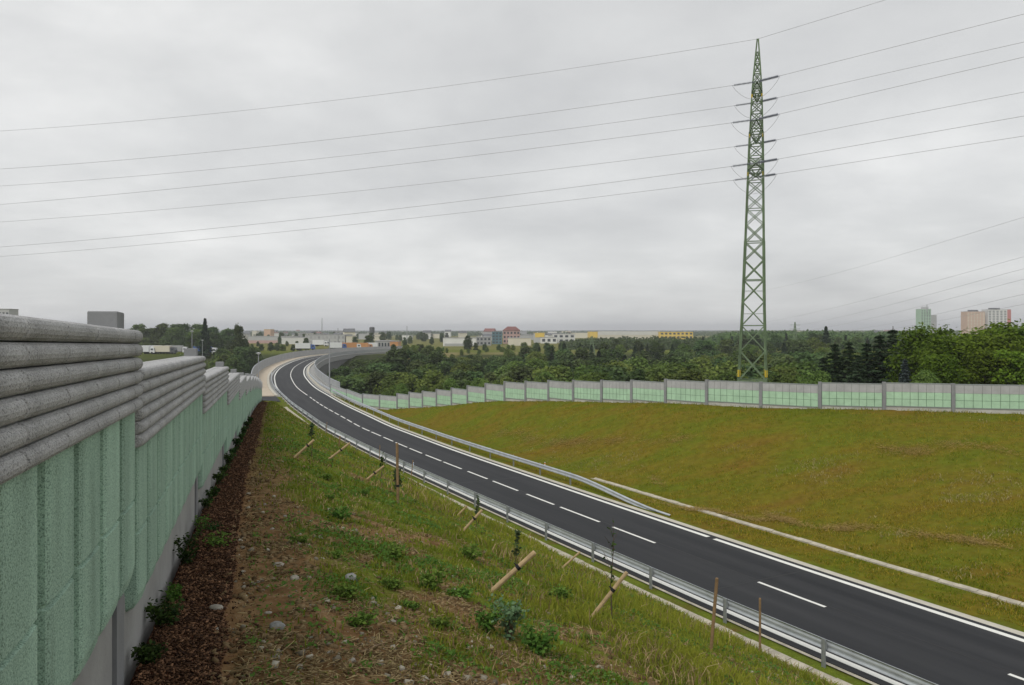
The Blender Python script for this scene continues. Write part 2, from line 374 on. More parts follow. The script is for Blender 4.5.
def H(X, Y):
    X = np.asarray(X, dtype=float); Y = np.asarray(Y, dtype=float)
    shp = X.shape; X = X.ravel(); Y = Y.ravel()
    V = valley(X, Y); Z = V.copy()
    near = (np.abs(X) < 170) & (Y < 470) & (Y > -60)
    if near.any():
        x = X[near]; y = Y[near]; v = V[near]; z = v.copy()
        r, s = road_coord(x, y); dR, bz = rwall_coord(x, y)
        dW = (x - wallX(y)) * 0.951; g = wallG(y)
        # left bank between the wall and the left gutter
        u = np.clip(dW - 1.2, 0, None); w = np.clip(-r - 5.3, 0, None)
        t = u / (u + w + 1e-6)
        ease = t - 0.10 * np.sin(np.pi * t) * np.clip(1 - y / 60, 0, 1)
        zl = g - 0.04 * np.clip(dW, 0, 1.2) + ease * (-10.04 - g)
        back = g - 0.15 + sst(0.5, 38, -dW) * (v - g)
        zl = np.where(dW >= 0, zl, back)
        # right bank between the right gutter and the long wall
        u2 = np.clip(r - 6.9, 0, None); w2 = np.clip(dR - 0.6, 0, None)
        t2 = u2 / (u2 + w2 + 1e-6); t2 = 0.35 * t2 + 0.65 * (t2 * t2 * (3 - 2 * t2))
        zr = -10.04 + t2 * (bz + 10.04)
        backr = bz - 0.1 + sst(0.5, 45, -dR) * (v - bz)
        zr = np.where(dR >= 0, zr, backr)
        zz = np.where(r < 0, zl, zr)
        flat = (r > -4.35) & (r < 4.2)
        zz = np.where(flat, -10.07, zz)
        # beyond the abutment the ground drops into the valley
        zz = zz + sst(S_BR + 1.5, S_BR + 18, s) * (np.minimum(v, -10.6) - zz)
        fade = sst(90, 165, np.abs(x)) ; fade = np.maximum(fade, sst(430, 468, y)); fade = np.maximum(fade, sst(20, 58, -y))
        Z[near] = zz * (1 - fade) + v * fade
    return Z.reshape(shp)

def hz(x, y): return float(H(np.array([x]), np.array([y]))[0])
_tt = np.concatenate([np.linspace(1.2, 30, 1500), np.linspace(30.03, 140, 2600)])
def ground_at(px, py):
    """point of the ground seen at a pixel"""
    X = (px - CXP) / F * _tt; Z = (HYP - py) / F * _tt
    d = Z - H(X, _tt); k = np.argmax(d <= 0)
    Y = _tt[k]; x = (px - CXP) / F * Y
    return Vector((x, Y, hz(x, Y)))

# ------------------------------------------------------------------ GROUND: one sheet to the horizon
def axis(lo, hi, fine_lo, fine_hi, f, mid_lo, mid_hi, m):
    a = [fine_lo + i * f for i in range(int((fine_hi - fine_lo) / f) + 1)]
    st = f
    while a[-1] < hi:
        st = min(m, st * 1.06) if a[-1] < mid_hi else st * 1.16
        a.append(a[-1] + st)
    st = f; b = [fine_lo]
    while b[-1] > lo:
        st = min(m, st * 1.06) if b[-1] > mid_lo else st * 1.16
        b.append(b[-1] - st)
    return np.array(b[::-1][:-1] + a)
xs = axis(-6500, 6500, -4.2, 4.6, 0.05, -55, 62, 0.5)
ys = axis(-500, 7500, 1.6, 11.0, 0.05, -8, 140, 0.5)
GX, GY = np.meshgrid(xs, ys)
gx, gy = GX.ravel(), GY.ravel()
gz = H(gx, gy)
mask = (np.abs(gx) < 170) & (gy < 470) & (gy > -60)
gr = np.full(len(gx), 999.0); gs = np.zeros(len(gx)); gdR = np.full(len(gx), -99.0)
gr[mask], gs[mask] = road_coord(gx[mask], gy[mask]); gdR[mask] = rwall_coord(gx[mask], gy[mask])[0]
gdW = (gx - wallX(gy)) * 0.951
def zone_masks(x, y, r, s, dW, dR):
    edge = 0.10 * (fbm(x, y, 3.0, 5) - 0.5) + 0.12 * (fbm(x, y, 0.6, 9) - 0.5)
    left = (r < -4.3) & (dW > -0.2) & (s < S_BR + 4)
    mulch = np.where(left, 1 - sst(0.43, 0.50, dW + edge), 0) * (1 - sst(66, 74, y))
    d1 = dW + 0.9 * (fbm(x, y, 0.55, 21) - 0.5) + 0.4 * (fbm(x, y, 2.6, 22) - 0.5)
    dirt = np.where(left, (1 - sst(0.95, 1.6, d1 - 0.35 * np.clip(9 - y, 0, 6) * 0.35)) * (1 - 0.8 * sst(11, 24, y)), 0)
    patch = sst(0.56, 0.66, fbm(x, y, 0.55, 31) * 0.6 + fbm(x, y, 2.3, 33) * 0.4)
    nearpatch = sst(0.32, 0.46, fbm(x, y, 0.8, 41) * .6 + fbm(x, y, 3.1, 43) * .4) * (1 - sst(5.8, 8.6, y + 0.3 * (x + .5))) * (1 - sst(3.0, 4.6, dW))
    dirt = np.maximum(dirt, np.where(left, np.maximum(patch * 0.95 * (1 - sst(18, 50, y)) * (1 - .6 * sst(3.5, 6, dW)), nearpatch), 0))
    bank = np.where((r > 4.0) & (dR > -1.5) & (s < S_BR + 6), 1.0, 0)
    return mulch, dirt, bank
mulch, dirt, bank = zone_masks(gx, gy, gr, gs, gdW, gdR)
gz = gz + np.where(mulch > 0.3, 0.03 * fbm(gx, gy, 9, 51), 0) + dirt * 0.035 * (fbm(gx, gy, 6, 53) - 0.4) \
     + np.where((gr < -5.6) & (gdW > 0.6) & (gy < 90), 0.09 * (fbm(gx, gy, 1.1, 55) - 0.5), 0) \
     + np.where((gr > 7.2) & (gdR > 1.0), 0.22 * (fbm(gx, gy, 0.33, 57) - 0.5), 0)
hidden = np.zeros(len(gx))
wood = np.where(mask & (gs > S_BR) | (gdR < -2) & (np.abs(gx) < 900), 1.0, 0) * (1 - sst(330, 420, np.hypot(gx, gy)))
wood = np.where((gdW < -1) & (gy > 15) & (gr < 0), np.maximum(wood, 1 - sst(300, 360, gy)), wood)
fieldm = sst(-60, -45, gx) * (1 - sst(35, 60, gx)) * sst(280, 300, gy + 14 * (fbm(gx, gy, .05, 8) - .5)) * (1 - sst(380, 420, gy)) * sst(.42, .52, fbm(gx, gy, .03, 15))
fieldm = np.maximum(fieldm, 0.55 * sst(400, 470, np.hypot(gx, gy)))
wood = wood * (1 - fieldm)
nx, ny = len(xs), len(ys)
ii = np.arange(nx * ny).reshape(ny, nx)
GF = np.stack([ii[:-1, :-1], ii[:-1, 1:], ii[1:, 1:], ii[1:, :-1]], -1).reshape(-1, 4)

def make_ground_mat():
    m, nt, N, L, B = _mat('ground_cover')
    B.inputs['Roughness'].default_value = 1.0; B.inputs['Specular IOR Level'].default_value = 0.02
    tc = N.new('ShaderNodeTexCoord')
    def noise(sc, det=6, sx=None):
        n = N.new('ShaderNodeTexNoise'); n.inputs['Scale'].default_value = sc; n.inputs['Detail'].default_value = det; n.inputs['Roughness'].default_value = 0.65
        if sx:
            mp = N.new('ShaderNodeMapping'); mp.inputs['Scale'].default_value = sx
            L.new(tc.outputs['Object'], mp.inputs['Vector']); L.new(mp.outputs['Vector'], n.inputs['Vector'])
        else: L.new(tc.outputs['Object'], n.inputs['Vector'])
        return n.outputs['Fac']
    def ramp(fac, *stops):
        r = N.new('ShaderNodeValToRGB'); e = r.color_ramp.elements
        for i, (p, c) in enumerate(stops):
            k = e[i] if i < 2 else e.new(p)
            k.position = p; k.color = (*c, 1)
        L.new(fac, r.inputs['Fac']); return r.outputs['Color']
    def attr(n):
        a = N.new('ShaderNodeAttribute'); a.attribute_name = n; return a.outputs['Fac']
    def mix(f, a, b, mode='MIX'):
        x = N.new('ShaderNodeMix'); x.data_type = 'RGBA'; x.blend_type = mode
        if isinstance(f, float): x.inputs['Factor'].default_value = f
        else: L.new(f, x.inputs['Factor'])
        L.new(a, x.inputs['A']); L.new(b, x.inputs['B']); return x.outputs['Result']
    base = ramp(noise(0.9), (0.30, (0.14, 0.105, 0.03)), (0.50, (0.125, 0.165, 0.022)), (0.70, (0.18, 0.21, 0.03)))
    fine = ramp(noise(22, 5), (0.25, (0.5, 0.5, 0.5)), (0.75, (1.25, 1.25, 1.25)))
    base = mix(1.0, base, fine, 'MULTIPLY')
    bk = ramp(noise(0.16, 8, (1, 2.2, 1)), (0.30, (0.165, 0.108, 0.020)), (0.44, (0.155, 0.128, 0.017)), (0.58, (0.118, 0.135, 0.014)))
    bkf = ramp(noise(2.2, 10), (0.28, (0.66, 0.66, 0.62)), (0.72, (1.2, 1.2, 1.15)))
    bk = mix(1.0, bk, bkf, 'MULTIPLY')
    fd = ramp(noise(0.12, 8), (0.3, (0.11, 0.11, 0.04)), (0.55, (0.19, 0.16, 0.07)), (0.7, (0.26, 0.21, 0.10)))
    wd = ramp(noise(0.3, 5), (0.3, (0.022, 0.028, 0.014)), (0.7, (0.045, 0.055, 0.02)))
    ml = ramp(noise(55, 5), (0.28, (0.03, 0.011, 0.007)), (0.5, (0.09, 0.034, 0.020)), (0.68, (0.21, 0.09, 0.055)))
    dr = ramp(noise(5, 9), (0.28, (0.10, 0.052, 0.024)), (0.5, (0.20, 0.118, 0.056)), (0.72, (0.32, 0.215, 0.115)))
    vo = N.new('ShaderNodeTexVoronoi'); vo.inputs['Scale'].default_value = 26; L.new(tc.outputs['Object'], vo.inputs['Vector'])
    peb = N.new('ShaderNodeMapRange'); peb.inputs['From Min'].default_value = 0.22; peb.inputs['From Max'].default_value = 0.14
    L.new(vo.outputs['Distance'], peb.inputs['Value'])
    sep = N.new('ShaderNodeSeparateColor'); L.new(vo.outputs['Color'], sep.inputs['Color'])
    gt = N.new('ShaderNodeMath'); gt.operation = 'GREATER_THAN'; gt.inputs[1].default_value = 0.62; L.new(sep.outputs['Red'], gt.inputs[0])
    pm = N.new('ShaderNodeMath'); pm.operation = 'MULTIPLY'; L.new(gt.outputs[0], pm.inputs[0]); L.new(peb.outputs['Result'], pm.inputs[1])
    pc = ramp(sep.outputs['Green'], (0.0, (0.17, 0.14, 0.10)), (1.0, (0.36, 0.32, 0.25)))
    dr = mix(pm.outputs[0], dr, pc)
    c = mix(attr('wood'), base, wd); c = mix(attr('field'), c, fd); c = mix(attr('bank'), c, bk); c = mix(attr('dirt'), c, dr); c = mix(attr('mulch'), c, ml)
    L.new(c, B.inputs['Base Color'])
    b = N.new('ShaderNodeBump'); b.inputs['Strength'].default_value = 0.7; b.inputs['Distance'].default_value = 0.03
    L.new(noise(30, 8), b.inputs['Height']); L.new(b.outputs['Normal'], B.inputs['Normal'])
    return m
M['ground'] = make_ground_mat()
ground = np_mesh('ground', np.stack([gx, gy, gz], 1), GF, M['ground'], attrs=dict(mulch=mulch, dirt=dirt, bank=bank, field=fieldm, wood=wood), smooth=True)
tag(ground, kind='structure')

# ------------------------------------------------------------------ ROAD and its strips
def ribbon(name, s0, s1, offs, z, m, step=1.0, kind='structure', parent=None, thick=None):
    """strip that follows the road; offs = (left, right) offsets"""
    n = max(2, int((s1 - s0) / step) + 1); ss = np.linspace(s0, s1, n)
    a = np.stack(road_pt(ss, offs[0]), 1); b = np.stack(road_pt(ss, offs[1]), 1)
    V = []; Fq = []; uv = []
    for i in range(n):
        V += [(a[i, 0], a[i, 1], z), (b[i, 0], b[i, 1], z)]
        if thick: V += [(b[i, 0], b[i, 1], z - thick), (a[i, 0], a[i, 1], z - thick)]
    k = 4 if thick else 2
    for i in range(n - 1):
        p, q = i * k, (i + 1) * k
        Fq.append((p, p + 1, q + 1, q))
        if thick:
            Fq += [(p + 1, p + 2, q + 2, q + 1), (p + 2, p + 3, q + 3, q + 2), (p + 3, p, q, q + 3)]
    if thick: Fq += [(0, 3, 2, 1), ((n - 1) * k, (n - 1) * k + 1, (n - 1) * k + 2, (n - 1) * k + 3)]
    me = bpy.data.meshes.new(name); me.from_pydata(V, [], Fq); me.materials.append(m)
    lay = me.uv_layers.new(name='UVMap')
    for poly in me.polygons:
        for li in poly.loop_indices:
            vi = me.loops[li].vertex_index; row = vi // k; col = vi % k
            side = 0 if col in (0, 3) else 1
            lay.data[li].uv = (offs[side], float(ss[row]))
    me.update()
    o = bpy.data.objects.new(name, me); C.objects.link(o)
    if parent: o.parent = parent
    if kind: o['kind'] = kind
    return o
ribbon('road', 0, S_END, (-3.85, 3.36), -10.0, M['asphalt'], thick=0.05)
ribbon('gravel_shoulder', 0, S_BR, (3.38, 3.80), -10.025, M['kerb'])
ribbon('grey_shoulder', 0, S_BR, (-4.02, -3.87), -10.02, M['gutter'])
def paint(s0, s1, o, w, step=1.0): return ribbon('road_marking', s0, s1, (o - w / 2, o + w / 2), -9.996, M['white_line'], step)
paint(0, S_END, -3.42, 0.26)
s_g = s_at_Y(36.3)
paint(0, s_g - 0.22, 2.98, 0.26); paint(s_g + 0.22, S_END, 2.98, 0.26)
dsh = [(17.2, 19.9), (20.2, 22.74), (28.26, 31.08), (36.79, 39.8), (40.84, 44.32), (44.93, 47.85), (48.84, 52.0), (52.74, 55.6), (56.56, 59.6), (60, 63), (63.73, 66.5), (67.07, 70), (70.72, 73.5), (74.29, 77.3)]
y = 77.9
while y < 119: dsh.append((y, y + 2.75)); y += 3.75
for a, b in dsh: paint(s_at_Y(a), s_at_Y(b), 0.0, 0.15)
paint(S_BR + 0.5, S_END, 0.0, 0.15)
M['seam'] = mat('tar_seam', (0.009, 0.009, 0.010), 0.5, 0.1)
ribbon('road_seam', 0, S_BR, (0.16, 0.20), -9.9975, M['seam'])
for yy_ in (31.2, 52.3, 83.0): ribbon('road_seam', s_at_Y(yy_), s_at_Y(yy_) + .05, (-3.25, 2.8), -9.9978, M['seam'], .05)
# concrete drainage channels (rows of channel blocks)
def gutter(name, s0, s1, o, w, z):
    mb = MB(); s = s0; random.seed(5)
    while s < s1:
        n = 0.78
        a = road_pt(s, o - w / 2); b = road_pt(s, o + w / 2); c = road_pt(s + n, o + w / 2); d = road_pt(s + n, o - w / 2)
        j = random.uniform(-0.012, 0.012)
        m1 = road_pt(s, o); m2 = road_pt(s + n, o)
        mb.add([(*a, z + j), (*m1, z - 0.05 + j), (*b, z + j), (*c, z + j), (*m2, z - 0.05 + j), (*d, z + j),
                (*a, z - 0.12), (*b, z - 0.12), (*c, z - 0.12), (*d, z - 0.12)],
               [(0, 1, 4, 5), (1, 2, 3, 4), (6, 0, 5, 9), (2, 7, 8, 3), (0, 6, 7, 2, 1), (5, 4, 3, 8, 9)])
        s += 0.80
    o_ = mb.build(name, M['gutter']); o_['kind'] = 'structure'; return o_
gutter('drainage_channel', 0, s_at_Y(104), -4.94, 0.66, -9.985)
gutter('drainage_channel', 0, s_at_Y(50), 6.55, 0.40, -9.985)
# asphalt apron that leads from the bridge pavement round the wall end
ap = MB(); a = [road_pt(S_BR - 9.5, -4.7), road_pt(S_BR + 0.5, -4.7), road_pt(S_BR + 0.5, -7.5), road_pt(S_BR - 4.5, -8.5)]
aw = [(a[3][0] - 16, a[3][1] - 1.0), (a[3][0] - 16, a[3][1] - 4.0), (a[0][0] - 6, a[0][1] - 2)]
rimz = lambda p: max(hz(p[0], p[1]) + 0.05, -9.99)
poly = [a[0], a[1], a[2], a[3]]
ap.add([(*p, -9.985) for p in poly] + [(*p, -10.02) for p in poly], [(0, 1, 2, 3), (0, 4, 5, 1), (1, 5, 6, 2), (2, 6, 7, 3), (3, 7, 4, 0)])
ap.build('path', M['asphalt'])['kind'] = 'structure'
_p = bpy.data.objects['path']

# ------------------------------------------------------------------ BRIDGE
bridge = thing('road_bridge', 'curved concrete road bridge carrying the road and a tan pavement over the wooded valley', 'bridge', (*road_pt(S_BR, 0), -10))
def bpart(name, s0, s1, offs, ztop, m, thick, step=2.0):
    o = ribbon(name, s0, s1, offs, ztop, m, step, None, None, thick)
    o.parent = bridge; o.location = -bridge.location; return o
S_B2 = S_END
bpart('deck', S_BR, S_B2, (-7.9, 5.9), -10.055, M['concrete'], 1.5)
bpart('pavement', S_BR, S_B2, (-7.45, -4.9), -9.87, M['tan'], 0.18)
bpart('kerb', S_BR, S_B2, (-4.88, -4.45), -9.80, M['kerb'], 0.25)
bpart('kerb', S_BR, S_B2, (3.75, 4.30), -9.84, M['kerb'], 0.21)
bpart('edge_beam', S_BR, S_B2, (5.35, 6.0), -9.80, M['concrete'], 0.25)
bpart('edge_beam', S_BR, S_B2, (-8.05, -7.47), -9.80, M['concrete'], 0.25)
s_ret = s_at_Y(176)
bpart('side_wall', s_ret, S_B2, (5.0, 5.55), -11.6, M['concrete_dark'], 9.0)
bpart('side_wall', s_ret, S_B2, (-7.6, -7.0), -11.6, M['concrete_dark'], 9.0)
for s in (S_BR + 1.0, S_BR + 24, S_BR + 48):
    x, yy = road_pt(s, -1.0); i = int(np.argmin(np.abs(RS - s))); ang = math.atan2(RN[i, 1], RN[i, 0])
    b = MB().box((x, yy, -16.5), (11.5, 1.2, 9.8), rz=ang).build('pier', M['concrete'], bridge); b.location = -bridge.location

def parapet(name, s0, s1, off, zb, h, label, step=3.0, panel=M['parapet']):
    t = thing(name, label, 'parapet', (*road_pt(s0, off), zb))
    s = s0; k = 0
    while s < s1 - 0.1:
        e = min(s + step, s1)
        o = ribbon('panel', s, e, (off - 0.03, off + 0.03), zb + h, panel, 1.0, None, t, h - 0.08); o.location = -t.location
        if k < 95 and k % 2 == 0:
            x, yy = road_pt(s, off); q = MB().box((x, yy, zb + h / 2 + 0.03), (0.12, 0.12, h + 0.06)).build('post', M['galv_post'], t); q.location = -t.location
        s = e; k += 1
    r = ribbon('top_rail', s0, s1, (off - 0.06, off + 0.06), zb + h + 0.07, M['galv'], 2.0, None, t, 0.065); r.location = -t.location
    return t
parapet('bridge_parapet', S_BR + 16, S_B2, -7.7, -9.80, 2.0, 'tall grey parapet along the outer left edge of the curved bridge, beside the tan pavement', 4.0)
parapet('bridge_parapet', S_BR + 5, S_B2, 5.65, -9.80, 1.35, 'grey parapet on the inner right edge of the bridge, meeting the mint green wall', 4.0)

# ------------------------------------------------------------------ GUARD RAILS
def wprofile(side):
    """closed W-beam section (d, z): d grows to the road"""
    pr = [(0.0, 0.75), (0.045, 0.74), (0.08, 0.715), (0.08, 0.665), (0.055, 0.635), (0.04, 0.595), (0.055, 0.555), (0.08, 0.525), (0.08, 0.475), (0.045, 0.45), (0.0, 0.44)]
    bk = [(d - 0.012, z) for d, z in pr[::-1]]
    return [(d * side, z) for d, z in pr + bk]
def rail(name, label, s0, s1, off, side, end_drop=None, post_step=4.0):
    t = thing(name, label, 'guardrail', (*road_pt(s0, off), -10))
    ss = np.arange(s0, s1 + 0.01, 1.0); rings = []; pr = wprofile(side)
    for s in ss:
        dz = 0.0; ox = 0.0
        if end_drop:
            k = np.clip((s - end_drop[0]) / (end_drop[1] - end_drop[0]), 0, 1); dz = -0.70 * (1 - k * k * (3 - 2 * k)) if k < 1 else 0; ox = 0.25 * (1 - k)
        rings.append([(*road_pt(s, off + d + ox), -10 + max(z + dz, -0.05)) for d, z in pr])
    n = len(pr); V = np.array(rings).reshape(-1, 3)
    Fq = [(i * n + j, i * n + (j + 1) % n, (i + 1) * n + (j + 1) % n, (i + 1) * n + j) for i in range(len(ss) - 1) for j in range(n)]
    o = np_mesh('beam', V, np.array(Fq), M['galv'], t, smooth=False); o.location = -t.location
    s = s0 + 2; c = 0
    while s < s1 and c < 98:
        if not end_drop or s > end_drop[1] - 1:
            i = int(np.argmin(np.abs(RS - s))); ang = math.atan2(RN[i, 1], RN[i, 0])
            x, yy = road_pt(s, off - side * 0.085); x2, y2 = road_pt(s, off - side * 0.03)
            mb = MB(); mb.box((0, 0, 0.285), (0.012, 0.11, 0.97), rz=ang)
            for q in (-0.055, 0.055): mb.box((-math.sin(ang) * q, math.cos(ang) * q, 0.285), (0.055, 0.012, 0.97), rz=ang)
            mb.box(((x2 - x) * 0.6, (y2 - yy) * 0.6, 0.60), (0.05, 0.16, 0.22), rz=ang)
            p = mb.build('post', M['galv_post'], t); p.location = (x - t.location.x, yy - t.location.y, 0)
            c += 1
        s += post_step
    return t
rail('guardrail', 'long galvanised guardrail on the near side of the road, running up to the bridge', 2.0, S_BR + 60, -4.08, 1)
s_r0 = s_at_Y(40.3)
rail('guardrail', 'galvanised guardrail on the far road side, its near end ramped into the verge', s_r0, S_BR + 60, 3.98, -1, (s_r0, s_r0 + 10))

# delineator caps on the rails
def delineator(s, off, m, label):
    x, yy = road_pt(s, off); t = thing('delineator', label, 'delineator', (x, yy, -9.25))
    MB().box((0, 0, 0.09), (0.05, 0.10, 0.20)).build('cap', M['lamphead'], t); MB().box((0, -0.006, 0.11), (0.056, 0.102, 0.07)).build('reflector', m, t)
    return t
delineator(s_at_Y(55.6), -4.10, M['blue_refl'], 'small pale delineator with blue cap on top of the near guardrail')
delineator(s_at_Y(52.0), 4.0, M['red_refl'], 'small white delineator with orange reflector on the far guardrail')

# ------------------------------------------------------------------ LEFT NOISE WALL
wall = thing('noise_wall', 'stepped noise wall with grey rolled concrete top and ribbed green panels descending along the mulch strip at left', 'noise wall', (float(wallX(2.0)), 2.0, hz(float(wallX(2.0)) + .1, 2.0)))
PITCH = 0.49 / 6
def gray_profile():
    pts = [(-0.27, -0.47), (-0.27, -0.03), (-0.25, -0.008), (-0.2, 0.004), (-0.135, 0.003), (-0.13, -0.004), (-0.12, 0.003), (-0.05, 0.0)]
    for i in range(6):
        zc = -PITCH * (i + 0.5)
        for k in range(9):
            a = math.pi * (0.5 - k / 8 * 1.0)
            if i == 0 and k == 0: a = math.pi * 0.46
            zz = zc + math.sin(a) * PITCH * 0.5; dd = -0.030 + 0.072 * math.cos(a) ** 0.55 if math.cos(a) > 1e-6 else -0.030
            pts.append((dd, zz))
    pts.append((-0.05, -0.497))
    return pts
GP = gray_profile()
def loft(rings):
    k = len(rings[0]); V = [p for r in rings for p in r]; n = len(rings)
    Fq = [(i * k + j, (i + 1) * k + j, (i + 1) * k + (j + 1) % k, i * k + (j + 1) % k) for i in range(n - 1) for j in range(k)]
    return V, Fq + [tuple(range(k)), tuple((n - 1) * k + j for j in range(k))[::-1]]
def place(o, parent, loc): o.parent = parent; o.location = loc; return o
def make_panel(Y0, Y1, seed):
    rnd = random.Random(seed)
    A = Vector((float(wallX(Y0)), Y0, 0)); Bp = Vector((float(wallX(Y1)), Y1, 0))
    dirv = (Bp - A); Lh = dirv.length; dirv.normalize(); nrm = Vector((dirv.y, -dirv.x, 0))
    top1 = float(wallG(Y1)) + 2.121 - 0.26 * float(sst(8, 30, np.array(Y1))); slope = -0.0175
    def pt(u, d, z): return A + dirv * u + nrm * d + Vector((0, 0, top1 + (u - Lh) * slope + z))
    # grey rolled cladding
    us = []
    for e in (0.0, 0.006, 0.018, 0.035, 0.06): us += [e, Lh - e]
    nj = 11; pj = Lh / nj; ph = rnd.uniform(0.15, 0.4)
    joints = [ph + pj * i for i in range(nj) if 0.1 < ph + pj * i < Lh - 0.1]
    for q in joints: us += [q - 0.016, q - 0.006, q + 0.006, q + 0.016, q + 0.14, q + 0.28]
    us = sorted(x for x in us if 0 <= x <= Lh); rings = []
    for u in us:
        e = min(u, Lh - u); rf = math.sqrt(max(0, 1 - ((0.06 - e) / 0.06) ** 2)) if e < 0.06 else 1.0
        ring = []
        for d, z in GP:
            dd = d
            if z > -0.49 and d > -0.1:
                # joint scallops are bowed along the roll
                fz = (z % PITCH) / PITCH - 0.5
                g = min(abs(u + 0.05 * fz * 2 * 0 - q) for q in joints)
                dd = -0.04 + (d + 0.04) * (0.35 + 0.65 * rf) - (0.013 if g < 0.009 else 0)
            ring.append(tuple(pt(u, dd, z)))
        rings.append(ring)
    V, Fq = loft(rings); mb = MB(); mb.add(V, Fq)
    grey = mb.build('rolled_cladding', M['roll'])
    # green ribbed cladding
    us = [0.0, Lh]; nr = 11; pr = Lh / nr; gw = 0.066
    prof = []
    for i in range(nr):
        c0 = i * pr
        prof += [(c0 + 0.0005 if i else 0.0, -0.105), (c0 + gw * 0.7, -0.105), (c0 + gw * 1.0, -0.012), (c0 + gw * 1.3, 0.0), (c0 + pr * 0.5, 0.004), (c0 + pr - gw * 1.3, 0.0), (c0 + pr - gw * 1.0, -0.012), (c0 + pr - gw * 0.7, -0.105)]
    prof.append((Lh, -0.105))
    zs = [-0.485, -0.6, -0.75, -0.9, -1.008, -1.016, -1.026, -1.034, -1.15, -1.3, -1.42, -1.48, -1.51, -1.53]
    rings = []
    for u, d in prof:
        e = min(u, Lh - u); lift = 0.09 * max(0, 1 - e / 0.16) ** 2
        ring = []
        for k, z in enumerate(zs):
            dd = d
            if k in (5, 6): dd = d - 0.024 * (1.0 if d < -0.03 else 0.75)
            if k >= 11: dd = d - (0.012, 0.032, 0.07)[k - 11]
            zz = z + (lift + (0.02 if d < -0.03 else 0)) * max(0, (-z - 1.25) / 0.28)
            ring.append(tuple(pt(u, dd, zz)))
        ring += [tuple(pt(u, -0.15, -1.50)), tuple(pt(u, -0.15, -0.485))]
        rings.append(ring)
    V, Fq = loft(rings); mb = MB(); mb.add(V, Fq)
    green = mb.build('ribbed_cladding', M['rib'])
    # concrete core slab + plinth
    mb = MB()
    def slab(u0, u1, d0, d1, z0, z1, ground=False):
        ps = []
        for u in (u0, u1):
            b = pt(u, 0, 0); zb = (float(wallG(b.y)) - 0.45) if ground else None
            for d in (d0, d1):
                for z in (z0, z1):
                    p = pt(u, d, z)
                    if ground and z == z0: p.z = zb
                    ps.append(tuple(p))
        mb.add(ps, [(0, 1, 3, 2), (4, 6, 7, 5), (0, 4, 5, 1), (2, 3, 7, 6), (0, 2, 6, 4), (1, 5, 7, 3)])
    slab(0.02, Lh - 0.38, -0.26, -0.152, -1.6, -0.1); core = mb.build('panel', M['concrete'])
    mb = MB(); slab(-0.08, Lh - 0.39, -0.20, -0.075, 0, -1.40, True)
    plinth = mb.build('plinth', M['concrete'])
    mb = MB(); b0 = pt(Lh - 0.235, 0, 0); zg = float(wallG(b0.y)) - 0.5
    c0 = [pt(Lh - 0.36, -0.205, 0.10), pt(Lh - 0.11, -0.205, 0.10), pt(Lh - 0.11, -0.055, 0.10), pt(Lh - 0.36, -0.055, 0.10)]
    mid = sum(c0, Vector()) / 4
    vs = [(p.x, p.y, zg) for p in c0] + [(p.x, p.y, p.z - 0.006) for p in c0] + [tuple(mid + (p - mid) * 0.96 + Vector((0, 0, 0))) for p in c0]
    mb.add(vs, [(0, 1, 5, 4), (1, 2, 6, 5), (2, 3, 7, 6), (3, 0, 4, 7), (4, 5, 9, 8), (5, 6, 10, 9), (6, 7, 11, 10), (7, 4, 8, 11), (8, 9, 10, 11)])
    post = mb.build('post', M['post'])
    for o in (core, plinth, post): place(o, wall, -wall.location)
    grey.parent = core; green.parent = core
for k in range(13): make_panel(-0.93 + 5.70 * k, 4.77 + 5.70 * k, 100 + k)

